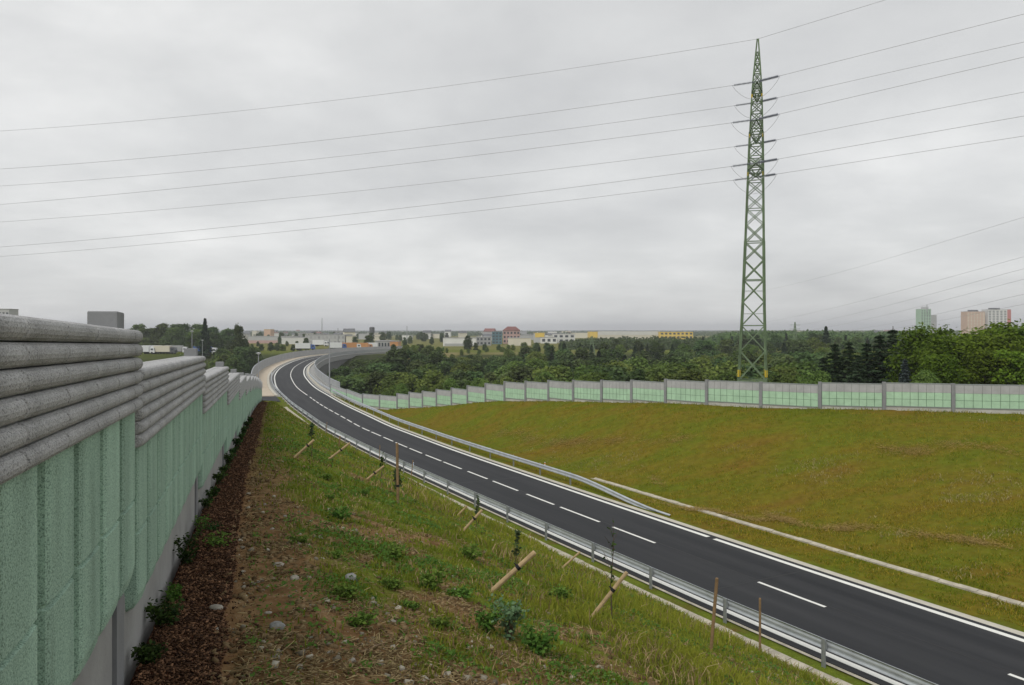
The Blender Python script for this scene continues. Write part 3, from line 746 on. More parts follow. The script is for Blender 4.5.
# ------------------------------------------------------------------ RIGHT NOISE WALL
rwall = thing('noise_wall', 'long mint green noise wall with grey top band crossing behind the grassy bank on the right', 'noise wall', tuple(RWB[12]))
for i, (p, b) in enumerate(zip(RWP, RWB)):
    q = MB().box((p.x, p.y, (p.z + b[2] - 0.5) / 2), (0.24, 0.26, p.z - b[2] + 0.5), rz=math.atan2(*(RWB[min(i + 1, len(RWB) - 1)] - RWB[max(i - 1, 0)])[[1, 0]])).build('post', M['post'])
    place(q, rwall, -rwall.location)
for i in range(len(RWP) - 1):
    a, b = RWP[i].copy(), RWP[i + 1].copy(); ga, gb = RWB[i, 2], RWB[i + 1, 2]
    d = Vector((b.x - a.x, b.y - a.y, 0)); L_ = d.length; d.normalize(); n = Vector((d.y, -d.x, 0))     # towards the road
    if n.y > 0: n = -n
    ang = math.atan2(d.y, d.x); zt = a.z - 0.07; hh = min(1.68, a.z - ga - 0.25); zb = zt - hh
    def bx(mb, u0, u1, d0, d1, z0, z1):
        c = Vector((a.x, a.y, 0)) + d * ((u0 + u1) / 2) + n * ((d0 + d1) / 2); c.z = (z0 + z1) / 2
        mb.box(c, (u1 - u0, abs(d1 - d0), z1 - z0), rz=ang)
    u0, u1 = 0.125, L_ - 0.125
    mb = MB(); bx(mb, u0, u1, -0.09, 0.03, zb, zt); core = mb.build('panel', M['groove'])
    mb = MB(); bx(mb, u0, u1, -0.10, 0.075, zt - 0.05, zt + 0.03); bx(mb, u0, u1, 0.032, 0.085, zb - 0.005, zb + 0.05); fr = mb.build('frame', M['frame'])
    ng = 8; w = (u1 - u0) / ng; zs = zt - hh * 0.37
    mb = MB()
    for k in range(ng): bx(mb, u0 + k * w + 0.008, u0 + (k + 1) * w - 0.008, 0.031, 0.075, zs + 0.004, zt - 0.055)
    gb_ = mb.build('grey_band', M['greyband'])
    mb = MB(); zm = (zs + zb + 0.05) / 2
    for k in range(ng):
        for z0, z1 in ((zb + 0.06, zm - 0.012), (zm + 0.012, zs - 0.004)): bx(mb, u0 + k * w + 0.016, u0 + (k + 1) * w - 0.016, 0.031, 0.065, z0, z1)
    gc = mb.build('green_cladding', M['mint'])
    place(core, rwall, -rwall.location)
    for o in (fr, gb_, gc): o.parent = core
    mb = MB(); c0 = Vector((a.x, a.y, 0)); ps = []
    for u, g in ((u0, ga), (u1, gb)):
        for dd in (-0.07, 0.045):
            for z in (min(g, gb, ga) - 0.4, zb - 0.01):
                q = c0 + d * u + n * dd; ps.append((q.x, q.y, z))
    mb.add(ps, [(0, 1, 3, 2), (4, 6, 7, 5), (0, 4, 5, 1), (2, 3, 7, 6), (0, 2, 6, 4), (1, 5, 7, 3)])
    place(mb.build('plinth', M['sill']), rwall, -rwall.location)

# ------------------------------------------------------------------ GRASS, LITTER, CHIPS (nobody could count these)
def bank_masks(x, y):
    r, s = road_coord(x, y); dR, _ = rwall_coord(x, y); dW = (x - wallX(y)) * 0.951
    return r, s, dR, dW
def terrain_extra(x, y, r, dW, dR, mu, di):
    return np.where(mu > 0.3, 0.03 * fbm(x, y, 9, 51), 0) + di * 0.035 * (fbm(x, y, 6, 53) - 0.4) \
        + np.where((r < -5.6) & (dW > 0.6) & (y < 90), 0.09 * (fbm(x, y, 1.1, 55) - 0.5), 0) \
        + np.where((r > 7.2) & (dR > 1.0), 0.22 * (fbm(x, y, 0.33, 57) - 0.5), 0)
def scatter(n, y0, y1, spread=0.78, pw=1.0):
    uu = RNG.random(n)
    y = y0 * (y1 / y0) ** uu if pw == 1.0 else (y0 ** (1 - pw) + uu * (y1 ** (1 - pw) - y0 ** (1 - pw))) ** (1 / (1 - pw))
    x = (RNG.random(n) * 2 - 1) * (spread * y + 0.8)
    return x, y
def blades(name, x, y, z, h, w, m, lean=0.5, rndv=None, parent=None, kind='stuff'):
    n = len(x); az = RNG.random(n) * 2 * np.pi; face = RNG.random(n) * 2 * np.pi; ln = (0.15 + RNG.random(n)) * lean
    wx = np.cos(face) * w / 2; wy = np.sin(face) * w / 2
    V = np.empty((n, 5, 3), np.float32)
    V[:, 0] = np.stack([x - wx, y - wy, z - 0.01], 1); V[:, 1] = np.stack([x + wx, y + wy, z - 0.01], 1)
    mx_, my = x + np.cos(az) * h * ln * 0.3, y + np.sin(az) * h * ln * 0.3
    V[:, 2] = np.stack([mx_ - wx * .8, my - wy * .8, z + h * 0.55], 1); V[:, 3] = np.stack([mx_ + wx * .8, my + wy * .8, z + h * 0.55], 1)
    V[:, 4] = np.stack([x + np.cos(az) * h * ln, y + np.sin(az) * h * ln, z + h * (1 - 0.25 * ln)], 1)
    b = np.arange(n)[:, None] * 5
    Fc = np.concatenate([b + np.array([[0, 1, 3]]), b + np.array([[0, 3, 2]]), b + np.array([[2, 3, 4]])], 0)
    rv = RNG.random(n) if rndv is None else rndv
    o = np_mesh(name, V.reshape(-1, 3), Fc, m, parent, dict(rnd=np.repeat(rv, 5)))
    if kind: o['kind'] = kind
    return o
def chips(name, x, y, z, ln, wd, th, m, tilt=0.35, rndv=None):
    """flat little slivers (bark chips, straw, pebbles) as boxes with 6 faces"""
    n = len(x); az = RNG.random(n) * 2 * np.pi; t1 = (RNG.random(n) - 0.5) * 2 * tilt; t2 = (RNG.random(n) - 0.5) * 2 * tilt
    ex = np.stack([np.cos(az) * np.cos(t1), np.sin(az) * np.cos(t1), np.sin(t1)], 1)
    ey = np.stack([-np.sin(az) * np.cos(t2), np.cos(az) * np.cos(t2), np.sin(t2)], 1)
    ez = np.cross(ex, ey)
    c = np.stack([x, y, z], 1); V = np.empty((n, 8, 3), np.float32); k = 0
    for sx in (-1, 1):
        for sy in (-1, 1):
            for sz in (-1, 1):
                j = 0.6 + 0.4 * RNG.random(n)
                V[:, k] = c + ex * (sx * ln / 2 * j)[:, None] + ey * (sy * wd / 2 * j)[:, None] + ez * (sz * th / 2)[:, None]; k += 1
    b = np.arange(n)[:, None] * 8
    Fc = np.concatenate([b + np.array([f]) for f in [(0, 1, 3, 2), (4, 6, 7, 5), (0, 4, 5, 1), (2, 3, 7, 6), (0, 2, 6, 4), (1, 5, 7, 3)]], 0)
    rv = RNG.random(n) if rndv is None else rndv
    o = np_mesh(name, V.reshape(-1, 3), Fc, m, None, dict(rnd=np.repeat(rv, 8))); o['kind'] = 'stuff'; return o

M['chip'] = mat_leaf('bark_chip', (0.028, 0.012, 0.008), (0.32, 0.16, 0.10), 0, 0.0, 0.9)
M['straw_leaf'] = mat_leaf('straw_litter', (0.10, 0.065, 0.03), (0.42, 0.33, 0.17), 0, 0.0, 0.9)
M['pebble'] = mat_leaf('pebbles', (0.13, 0.105, 0.075), (0.44, 0.40, 0.33), 0, 0.0, 0.9)

# near slope grass: clumps of blades, thin where the soil is bare
x, y = scatter(430000, 1.9, 100, 0.75)
r, s, dR, dW = bank_masks(x, y); mu, di, bk = zone_masks(x, y, r, s, dW, dR)
clump = fbm(x, y, 1.6, 61) * 0.5 + fbm(x, y, 5.5, 63) * 0.5
keep = (r < -5.45) & (dW > 0.62) & (s < S_BR) & (RNG.random(len(x)) < np.clip((1 - di * 0.96) * (0.12 + 1.7 * sst(0.38, 0.58, clump)), 0.0, 1))
x, y, r, dW, dR, mu, di, clump = [a[keep] for a in (x, y, r, dW, dR, mu, di, clump)]
z = H(x, y) + terrain_extra(x, y, r, dW, dR, mu, di)
D = np.hypot(x, y)
tall = sst(0.42, 0.72, fbm(x, y, 0.35, 71)) * sst(2.2, 5.0, dW)
h = (0.022 + 0.05 * RNG.random(len(x)) ** 1.5 + 0.16 * tall * RNG.random(len(x)) * sst(1.5, 4.5, dW)) * (0.7 + 0.6 * clump) * (1 + D / 50)
wd = (0.004 + 0.004 * RNG.random(len(x))) * (1 + D / 7)
hue = np.clip(-0.35 + 1.5 * (0.5 * fbm(x, y, 0.35, 77) + 0.5 * fbm(x, y, 1.7, 78)) + 0.5 * (RNG.random(len(x)) - 0.5) + 0.05 * np.clip(dW - 1, 0, 6), 0, 1)
dry = RNG.random(len(x)) < 0.07 + 0.30 * sst(0.5, 0.66, fbm(x, y, 0.7, 79))
blades('slope_grass', x[~dry], y[~dry], z[~dry], h[~dry], wd[~dry], M['grass_near'], 0.9, hue[~dry])
blades('dry_grass', x[dry], y[dry], z[dry], h[dry] * 1.15, wd[dry] * 0.8, M['straw_leaf'], 1.1)
# low leafy ground cover (clover, dandelion, plantain) in bright patches
x, y = scatter(420000, 2.0, 40, 0.75)
r, s, dR, dW = bank_masks(x, y); mu, di, bk = zone_masks(x, y, r, s, dW, dR)
pt_ = fbm(x, y, 1.15, 91) * 0.65 + fbm(x, y, 4.0, 93) * 0.35
keep = (r < -6) & (dW > 0.62) & (RNG.random(len(x)) < sst(0.46, 0.60, pt_) * (1 - di * 0.85) * (1 - .6 * sst(4, 7, dW)))
x, y, r, dW, dR, mu, di, pt_ = [a[keep] for a in (x, y, r, dW, dR, mu, di, pt_)]
z = H(x, y) + terrain_extra(x, y, r, dW, dR, mu, di)
n = len(x); sz = (0.007 + 0.014 * RNG.random(n)) * (1 + y / 14)
zz = z + 0.015 + 0.05 * RNG.random(n) * sst(0.52, 0.7, pt_) * 1.6
def leaves(name, c, nrm, size, m, rv, parent=None, aspect=1.8, link=True):
    """small diamond-like leaf quads with given centres, normals and sizes"""
    n = len(c); nrm = nrm / np.linalg.norm(nrm, axis=1)[:, None]
    a = np.cross(nrm, RNG.normal(size=(n, 3))); a /= np.linalg.norm(a, axis=1)[:, None]; b = np.cross(nrm, a)
    V = np.empty((n, 4, 3), np.float32); s2 = size[:, None]
    V[:, 0] = c - a * s2 * 0.5 * aspect; V[:, 1] = c + b * s2 * 0.5 - a * s2 * 0.08; V[:, 2] = c + a * s2 * 0.5 * aspect; V[:, 3] = c - b * s2 * 0.5 - a * s2 * 0.08
    V[:, 0] -= nrm * s2 * 0.12; V[:, 2] -= nrm * s2 * 0.12
    return np_mesh(name, V.reshape(-1, 3), np.arange(n * 4).reshape(n, 4), m, parent, dict(rnd=np.repeat(rv, 4)), link=link)
nr = RNG.normal(size=(n, 3)) * 0.55; nr[:, 2] = 1
leaves('leafy_ground_cover', np.stack([x, y, zz], 1), nr, sz, M['weed_leaf'], np.clip(RNG.random(n) * 0.6 + 0.5 * fbm(x, y, 0.9, 95), 0, 1))['kind'] = 'stuff'
# straw and stalk litter on the bare soil
x, y = scatter(150000, 2.0, 30, 0.75)
r, s, dR, dW = bank_masks(x, y); mu, di, bk = zone_masks(x, y, r, s, dW, dR)
keep = (r < -6) & (dW > 0.56) & (RNG.random(len(x)) < np.clip(di * 0.9 * sst(0.35, 0.65, fbm(x, y, 2.2, 97)) + 0.12 * sst(0.5, 0.6, fbm(x, y, 1.0, 98)), 0, 1))
x, y, r, dW, dR, mu, di = [a[keep] for a in (x, y, r, dW, dR, mu, di)]
z = H(x, y) + terrain_extra(x, y, r, dW, dR, mu, di) + 0.012; n = len(x)
chips('straw_litter', x, y, z + 0.01, (0.02 + 0.13 * RNG.random(n) ** 2.2) * (1 + y / 40), 0.003 + 0.004 * RNG.random(n) + y * 0.0002, 0.004 + 0 * x, M['straw_leaf'], 0.35)
# pebbles
x, y = scatter(26000, 2.0, 30, 0.75)
r, s, dR, dW = bank_masks(x, y); mu, di, bk = zone_masks(x, y, r, s, dW, dR)
keep = (r < -6) & (dW > 0.5) & (RNG.random(len(x)) < di * 0.75 * sst(0.4, 0.6, fbm(x, y, 1.3, 99)) + 0.015)
x, y, r, dW, dR, mu, di = [a[keep] for a in (x, y, r, dW, dR, mu, di)]
z = H(x, y) + terrain_extra(x, y, r, dW, dR, mu, di); n = len(x); sz = 0.008 + 0.045 * RNG.random(n) ** 4
chips('pebbles', x, y, z + sz * 0.12, sz * 1.3, sz, sz * 0.7, M['pebble'], 0.5)
# clods of soil
x, y = scatter(160000, 2.0, 26, 0.6)
r, s, dR, dW = bank_masks(x, y); mu, di, bk = zone_masks(x, y, r, s, dW, dR)
keep = (r < -6) & (dW > 0.42) & (RNG.random(len(x)) < di * sst(0.38, 0.62, fbm(x, y, 2.0, 131)))
x, y, r, dW, dR, mu, di = [a[keep] for a in (x, y, r, dW, dR, mu, di)]
z = H(x, y) + terrain_extra(x, y, r, dW, dR, mu, di); n = len(x); sz = (0.006 + 0.03 * RNG.random(n) ** 3) * (1 + y / 20)
M['clod'] = mat_leaf('soil_clods', (0.08, 0.045, 0.025), (0.27, 0.18, 0.105), 0, 0.0, 0.95)
chips('soil_clods', x, y, z, sz * 1.2, sz, sz * 0.8, M['clod'], 0.7)
# bark mulch
x, y = scatter(300000, 1.7, 70, 0.42)
x = x * 0 + wallX(y) + (RNG.random(len(y)) * 0.78 - 0.04)
r, s, dR, dW = bank_masks(x, y); mu, di, bk = zone_masks(x, y, r, s, dW, dR)
keep = (mu > 0.35) | ((dW < 0.75) & (dW > 0) & (RNG.random(len(x)) < 0.05)); keep &= dW > -0.06
keep &= RNG.random(len(x)) < 0.42
x, y, r, dW, dR, mu, di = [a[keep] for a in (x, y, r, dW, dR, mu, di)]
z = H(x, y) + terrain_extra(x, y, r, dW, dR, mu, di) + 0.012 * RNG.random(len(x)); n = len(x)
ln = (0.008 + 0.034 * RNG.random(n) ** 2.2) * (1 + y / 25)
rv = RNG.random(n) ** 2.6; rv = np.where(RNG.random(n) < 0.03, 0.75 + 0.25 * RNG.random(n), rv * 0.75)
chips('bark_mulch', x, y, z, ln, ln * 0.42, 0.006 + 0 * x, M['chip'], 0.5, rv)
# short mown grass of the far bank
x, y = scatter(560000, 18, 118, 0.76, 1.6)
r, s, dR, dW = bank_masks(x, y)
tex = fbm(x, y, 0.7, 103) * 0.6 + fbm(x, y, 2.6, 104) * 0.4
keep = (((r > 7.0) | ((r > 4.3) & (r < 6.2))) & (dR > 0.15) & (s < S_BR + 2)) & (RNG.random(len(x)) < 0.10 + 1.0 * sst(0.36, 0.60, tex))
x, y, r, dR, tex, dW = [a[keep] for a in (x, y, r, dR, tex, dW)]
z = H(x, y) + terrain_extra(x, y, r, dW, dR, 0 * x, 0 * x); n = len(x)
green = np.clip(2.4 * (fbm(x, y * 2.0, 0.10, 105) - 0.36) + 0.5 * (tex - 0.5) + 0.45 * sst(8, 0, dR) + 0.3 * sst(10, 7, r), 0, 1)
tuft = sst(.52, .72, fbm(x, y, 1.1, 111) * .5 + fbm(x, y, 3.7, 112) * .5)
h = (0.05 + 0.10 * RNG.random(n) + 0.15 * tuft * RNG.random(n)) * (0.5 + 0.9 * tex) * (1 + 0.5 * sst(5, 1, dR))
isg = RNG.random(n) < green * 0.9
wd = 0.014 + 0.026 * RNG.random(n)
blades('bank_grass', x[isg], y[isg], z[isg], h[isg], wd[isg], M['grass_bank2'] if 'grass_bank2' in M else M['grass_bank'], 0.9, np.clip(RNG.random(isg.sum()) * 0.6, 0, 1))
ob = ~isg; st = sst(0.60, 0.70, fbm(x, y * 2.5, 0.16, 107)) ;
dp = ob & (RNG.random(n) < 0.7 * st); ob = ob & ~dp
blades('dry_grass', x[dp], y[dp], z[dp], h[dp] * 1.1, wd[dp], M['straw_leaf'], 1.3, 0.4 + 0.6 * RNG.random(dp.sum()))
blades('bank_grass', x[ob], y[ob], z[ob], h[ob], wd[ob], M['grass_bank'], 1.2, np.clip(0.35 + RNG.random(ob.sum()) * 0.6, 0, 1))
M['mown'] = mat_leaf('mown_straw', (0.34, 0.25, 0.07), (0.58, 0.46, 0.17), 0.2, 0.0, 0.9)
# mown straw lying in rows on the bank
xx = []; yy_ = []
for (xa, ya), (xb, yb), wdt, cnt in ((q[0], q[1], q[2] * .8, int(q[3] * 3.4)) for q in (((495, 433), (590, 446), 0.7, 1000), ((560, 441), (690, 440), 0.5, 500), ((870, 446), (1010, 452), 0.6, 600), ((770, 518), (1024, 552), 0.35, 1300), ((650, 500), (790, 522), 0.3, 500), ((655, 478), (662, 492), 0.3, 90))):
    A = ground_at(xa, ya); B_ = ground_at(xb, yb); t = RNG.random(cnt); nn = vnoise(t * 9, t * 0 + xa, 3)
    k = RNG.random(cnt) < nn * 1.1
    xx.append((A.x + (B_.x - A.x) * t + RNG.normal(size=cnt) * wdt * 0.6 + 0.8 * (vnoise(t * 5, t * 0 + ya, 5) - .5))[k]); yy_.append((A.y + (B_.y - A.y) * t + RNG.normal(size=cnt) * wdt + 2.0 * (vnoise(t * 4, t * 0 + xa, 7) - .5))[k])
x = np.concatenate(xx); y = np.concatenate(yy_); r, s, dR, dW = bank_masks(x, y); z = H(x, y) + terrain_extra(x, y, r, dW, dR, 0 * x, 0 * x)
n = len(x); chips('mown_straw', x, y, z + 0.05 + 0.06 * RNG.random(n), 0.10 + 0.22 * RNG.random(n), 0.008 + 0.010 * RNG.random(n), 0.006 + 0 * x, M['mown'], 0.35, RNG.random(n))

# ------------------------------------------------------------------ STONES
def stone_mb(seed, sx, sy, sz):
    rr = np.random.default_rng(seed); mb = MB(); rings = 7; seg = 10; prof = []
    for i in range(rings + 1):
        ph = math.pi * i / rings
        for j in range(seg):
            th = 2 * math.pi * j / seg
            q = 0.82 + 0.3 * rr.random()
            sq = lambda v: math.copysign(abs(v) ** 0.75, v)
            prof.append((sq(math.sin(ph) * math.cos(th)) * sx * q, sq(math.sin(ph) * math.sin(th)) * sy * q, sq(math.cos(ph)) * sz * (0.9 + 0.15 * rr.random())))
    fs = [(i * seg + j, (i + 1) * seg + j, (i + 1) * seg + (j + 1) % seg, i * seg + (j + 1) % seg) for i in range(rings) for j in range(seg)]
    return mb.add(prof, fs)
STONES = [(217, 611, .050, .065, .028, 'stone', 'large flat pale stone lying on the dark mulch strip', None),
          (216, 632, .034, .038, .02, 'stone', 'small rounded pale stone on the mulch just below the large flat one', None),
          (351, 581, .062, .055, .05, 'stone_grey', 'rough light grey stone in the grass up the slope', None),
          (277, 631, .062, .055, .045, 'stone_grey', 'mottled grey stone with grass tuft on the bare soil', None),
          (279, 568, .055, .05, .035, 'stone', 'tan rounded stone at the edge of the bare soil beside mulch', None),
          (295, 581, .042, .04, .032, 'stone', 'small yellowish stone half in grass near the tan rounded one', None),
          (391, 625, .042, .035, .028, 'stone', 'pale stone at the lower right of the bare soil patch', None)]
grp = 'scattered small stones on the soil'
for px, py, a, b, c, m, lab, g in STONES:
    p = ground_at(px, py); o = stone_mb(int(px), a, b, c).build('stone', M[m], smooth=True)
    o.location = p + Vector((0, 0, c * 0.45)); o.rotation_euler = (0.1, 0.1, px * 0.7); tag(o, lab, 'stone', g)
proto = [stone_mb(900 + i, .028, .022, .018).build('stone', M['stone'], smooth=True) for i in range(3)]
rr = random.Random(3)
small = [(290, 597), (258, 583), (268, 588), (303, 612), (330, 655), (352, 662), (262, 650), (283, 545), (300, 535), (272, 530), (285, 517), (297, 508), (265, 505), (274, 497), (310, 640), (372, 600), (360, 540), (415, 655), (430, 667), (300, 668), (322, 560), (268, 545), (292, 560), (345, 610), (268, 615), (288, 648)]
for i, (px, py) in enumerate(small):
    o = proto[i] if i < 3 else proto[i % 3].copy()
    if i >= 3: C.objects.link(o)
    p = ground_at(px, py); sc = rr.uniform(0.5, 1.15); o.scale = (sc, sc, sc); o.location = p + Vector((0, 0, 0.006)); o.rotation_euler = (rr.uniform(-.3, .3), rr.uniform(-.3, .3), rr.uniform(0, 6))
    tag(o, 'small pale pebble sized stone lying on the bare soil path', 'stone', grp)
# dry branches on the soil
for k, (pts, rad, lab) in enumerate([([(318, 617), (335, 612), (352, 610), (366, 607)], .008, 'dark rotten stick lying across the soil between grass tufts'),
                                     ([(362, 655), (378, 648), (393, 643), (405, 637)], .007, 'dry grey branch at the right end of the bare soil'),
                                     ([(300, 655), (318, 648), (330, 644)], .005, 'thin pale stalk lying on the bare soil in front')]):
    P3 = [ground_at(*q) + Vector((0, 0, 0.02)) for q in pts]
    mb = MB(); mb.tube(P3, [rad, rad * .9, rad * .8, rad * .5][:len(P3)], 6)
    for j in range(1, len(P3)):
        q = P3[j]; mb.tube([q, q + Vector((rr.uniform(-.06, .06), rr.uniform(-.03, .1), rr.uniform(.01, .05)))], rad * .45, 5)
    tag(mb.build('stick', M['twig']), lab, 'stick')

# ------------------------------------------------------------------ PLANTS along the wall and on the slope
def shrub(px, py, wpx, hpx, mkey, label, leaf=0.028, n=260, stems=6, group=None, name='shrub', narrow=1.0, lift=0.15):
    p = ground_at(px, py) if isinstance(px, (int, float)) and py is not None else px
    R = wpx * p.y / F / 2; Hh = hpx * p.y / F
    t = thing(name, label, 'plant', p, 0, group); mb = MB(); tips = []
    for i in range(stems):
        a = 2 * math.pi * i / stems + rr.uniform(-.4, .4); rad = R * rr.uniform(.35, .95)
        top = Vector((math.cos(a) * rad, math.sin(a) * rad, Hh * rr.uniform(.55, 1.0))); mid = Vector((top.x * .35, top.y * .35, top.z * .55))
        mb.tube([(0, 0, -.02), mid, top], [0.006, .004, .002], 5); tips.append((mid, top))
    mb.build('stem', M['stem'], t)
    c = np.empty((n, 3)); nn = np.empty((n, 3))
    for i in range(n):
        m_, tp = tips[i % stems]; f = RNG.random() ** .7
        q = m_ * (1 - f) + tp * f if RNG.random() < .8 else m_ * f
        c[i] = np.array(q) + RNG.normal(size=3) * R * .20 * np.array([1, 1, .8]); c[i, 2] = max(c[i, 2], .012)
        nn[i] = RNG.normal(size=3) * .6 + np.array([0, -.1, .9])
    rv = np.clip(0.15 + 0.7 * c[:, 2] / Hh * RNG.random(n) + .3 * RNG.random(n), 0, 1)
    leaves('leaf', c, nn, leaf * (0.6 + 0.8 * RNG.random(n)), M[mkey], RNG.random(n), t, 1.7).name = 'foliage'
    return t
shrub(146, 668, 34, 26, 'shrub_leaf', 'low dark spreading shrub nearest the viewer in the mulch against the wall base', .02, 420)
shrub(165, 630, 38, 30, 'shrub_leaf', 'dark fern like shrub at the wall base, second from the front', .022, 420)
shrub(174, 603, 22, 18, 'weed_leaf', 'bright yellowish green shrub tucked behind the dark fern like one at wall base', .018, 260)
shrub(187, 566, 30, 26, 'shrub_leaf', 'dark green shrub at the wall base with a thin tall sprig', .022, 360)
shrub(200, 538, 16, 22, 'weed_leaf', 'light green narrow seedling growing against the wall plinth', .02, 150)
shrub(217, 548, 36, 12, 'weed_leaf', 'flat grassy green plant in the middle of the mulch strip', .02, 260)
shrub(212, 532, 26, 10, 'shrub_leaf', 'small flat green plant on mulch just beyond the grassy one', .02, 160)
wg = 'shrubs along the foot of the wall'
base = shrub(206, 511, 14, 14, 'shrub_leaf', 'small leafy shrub in the mulch far down along the wall', .03, 130, group=wg)
for (px, py, k) in [(211, 502, 1.0), (219, 486, 1.3), (224, 476, 1.1), (229, 466, 1.5), (233, 457, 1.2), (237, 449, 1.6), (241, 441, 1.4), (244, 435, 1.5), (247, 429, 1.6), (250, 424, 1.6), (216, 497, .9)]:
    o = copy_tree(base); o.location = ground_at(px, py); o.scale = (k, k, k); o.rotation_euler = (0, 0, px * 1.3)
shrub(510, 640, 38, 40, 'blue_leaf', 'tall bluish green leafy weed on the slope below the thick leaning stake', .026, 420, 10, name='leafy_weed')
shrub(488, 632, 34, 22, 'weed_leaf', 'green leafy weed at the left foot of the bluish one', .026, 420, 7, name='leafy_weed')
shrub(538, 655, 40, 26, 'weed_leaf', 'yellowish green leafy weed to the lower right of the bluish one', .026, 460, 7, name='leafy_weed')
sg = 'green weeds growing in the slope grass'
wproto = [shrub(395, 560, 26, 13, 'weed_leaf', 'bushy green weed standing in the slope grass', .026, 360, 7, group=sg, name='leafy_weed'),
          shrub(430, 590, 34, 18, 'weed_leaf', 'bushy green weed standing in the slope grass', .028, 360, 7, group=sg, name='leafy_weed')]
for i, (px, py) in enumerate([(360, 630), (345, 600), (460, 600), (340, 520), (335, 560), (470, 560), (410, 610), (560, 600), (440, 630), (365, 495), (330, 500), (392, 590), (585, 640), (300, 545), (327, 480)]):
    o = copy_tree(wproto[i % 2]); o.location = ground_at(px, py); k = rr.uniform(.55, 1.1); o.scale = (k, k, k * rr.uniform(.6, 1)); o.rotation_euler = (0, 0, rr.uniform(0, 6))

# stakes and saplings
def stake(b, t_, rad, m, label, tie=None):
    p = ground_at(*b); q = P(t_[0], t_[1], p.y)
    t = thing('support_stake', label, 'stake', p); d = (q - p); mb = MB()
    mb.tube([-d.normalized() * 0.12, d * 0.5, d * 0.985, d], [rad, rad, rad, rad * 0.8], 9); o = mb.build('pole', m, t, smooth=False)
    if tie:
        c = d * tie; u_ = d.normalized(); mb = MB(); mb.tube([c - u_ * .022, c + u_ * .022], rad * 1.2, 9); mb.tube([c, c + Vector((-.05, 0, .05))], .009, 6)
        mb.build('tie', M['rubber'], t)
    return t
stake((491, 592), (535, 552), 0.032, M['wood'], 'thick pale wooden stake leaning right with black tie, above the bluish weed', .62)
stake((592, 617), (627, 572), 0.027, M['wood'], 'pale wooden stake leaning right with black tie, second thickest on the slope', .6)
stake((562, 568), (580, 552), 0.022, M['wood'], 'short thin leaning stake beside the drainage channel, between the two thick stakes')
stake((398, 504), (397, 443), 0.030, M['wood_brown'], 'tallest upright brown stake on the slope with a dark tie', .3)
stake((711, 651), (717, 578), 0.025, M['wood_brown'], 'upright brown stake at lower right, the taller one of the pair')
stake((760, 656), (760, 598), 0.023, M['wood_brown'], 'upright brown stake at lower right, the shorter one of the pair')
stake((463, 531), (482, 510), 0.029, M['wood'], 'leaning pale stake with black tie halfway down the slope', .6)
stake((457, 516), (467, 506), 0.024, M['wood'], 'short leaning pale stake just beyond the halfway one')
stake((366, 480), (384, 466), 0.028, M['wood'], 'leaning pale stake left of the tallest upright stake', .5)
stake((328, 460), (350, 443), 0.032, M['wood'], 'leaning pale stake with dark tie, middle one of three far stakes', .6)
stake((294, 458), (314, 440), 0.032, M['wood'], 'farthest leaning stake, nearest the mulch strip', .7)
stake((411, 479), (413, 460), 0.028, M['wood_brown'], 'upright brown stake close to the channel right of the tallest one')
stake((379, 464), (380, 445), 0.025, M['wood_brown'], 'slim upright stake next to the channel left of the tallest one')
stake((326, 434), (327, 422), 0.028, M['wood_brown'], 'small far upright stake near the channel bend')
stake((339, 447), (340, 436), 0.030, M['wood_brown'], 'stubby dark far stake near the guardrail')
def sapling(b, t_, m, n, label, spread=.09, leaf=.03, rad=.008):
    p = ground_at(*b); q = P(t_[0], t_[1], p.y); t = thing('young_tree', label, 'sapling', p); d = q - p; mb = MB()
    bend = Vector((rr.uniform(-.03, .03), rr.uniform(-.03, .03), 0)); mb.tube([(0, 0, -.03), d * .35 + bend, d * .7 - bend * .5, d], [rad, rad * .8, rad * .55, rad * .25], 6); ends = []
    for i in range(9):
        f = rr.uniform(.35, .97); a = rr.uniform(0, 6.28); L_ = spread * d.length * (1.3 - f) * rr.uniform(.8, 1.6)
        s0 = d * f; e_ = s0 + Vector((math.cos(a) * L_, math.sin(a) * L_, L_ * 1.2)); mb.tube([s0, e_], [rad * .4, rad * .2], 4); ends.append((s0, e_))
    mb.build('stem', M['stem'], t)
    if n:
        c = np.empty((n, 3))
        for i in range(n):
            s0, e_ = ends[i % len(ends)]; f = RNG.random(); c[i] = np.array(s0 * (1 - f) + e_ * f) + RNG.normal(size=3) * .012
            if i % 3 == 0: c[i] = np.array(d * (0.4 + .6 * RNG.random())) + RNG.normal(size=3) * .018
        leaves('foliage', c, RNG.normal(size=(n, 3)), leaf * (.6 + .7 * RNG.random(n)), M[m], RNG.random(n), t, 2.2)
    return t
sapling((516, 577), (518, 531), 'needle', 70, 'young dark leafed sapling tied to the thick leaning stake', .12, .035)
sapling((612, 620), (613, 518), 'shrub_leaf', 34, 'tall thin nearly leafless sapling tied to the second thick stake', .12, .03, .010)
sapling((476, 528), (478, 495), 'needle', 70, 'small thin sapling by the stake halfway down the slope', .12, .04)
sapling((311, 458), (312, 424), 'needle', 40, 'dark young sapling tied to the farthest leaning stake', .1, .05, .012)
sapling((397, 502), (396, 470), 'needle', 70, 'low dark sapling growing at the tallest upright stake', .2, .06, .012)
sapling((381, 478), (383, 452), 'shrub_leaf', 40, 'thin sapling beside the stake left of the tallest one', .12, .05, .012)

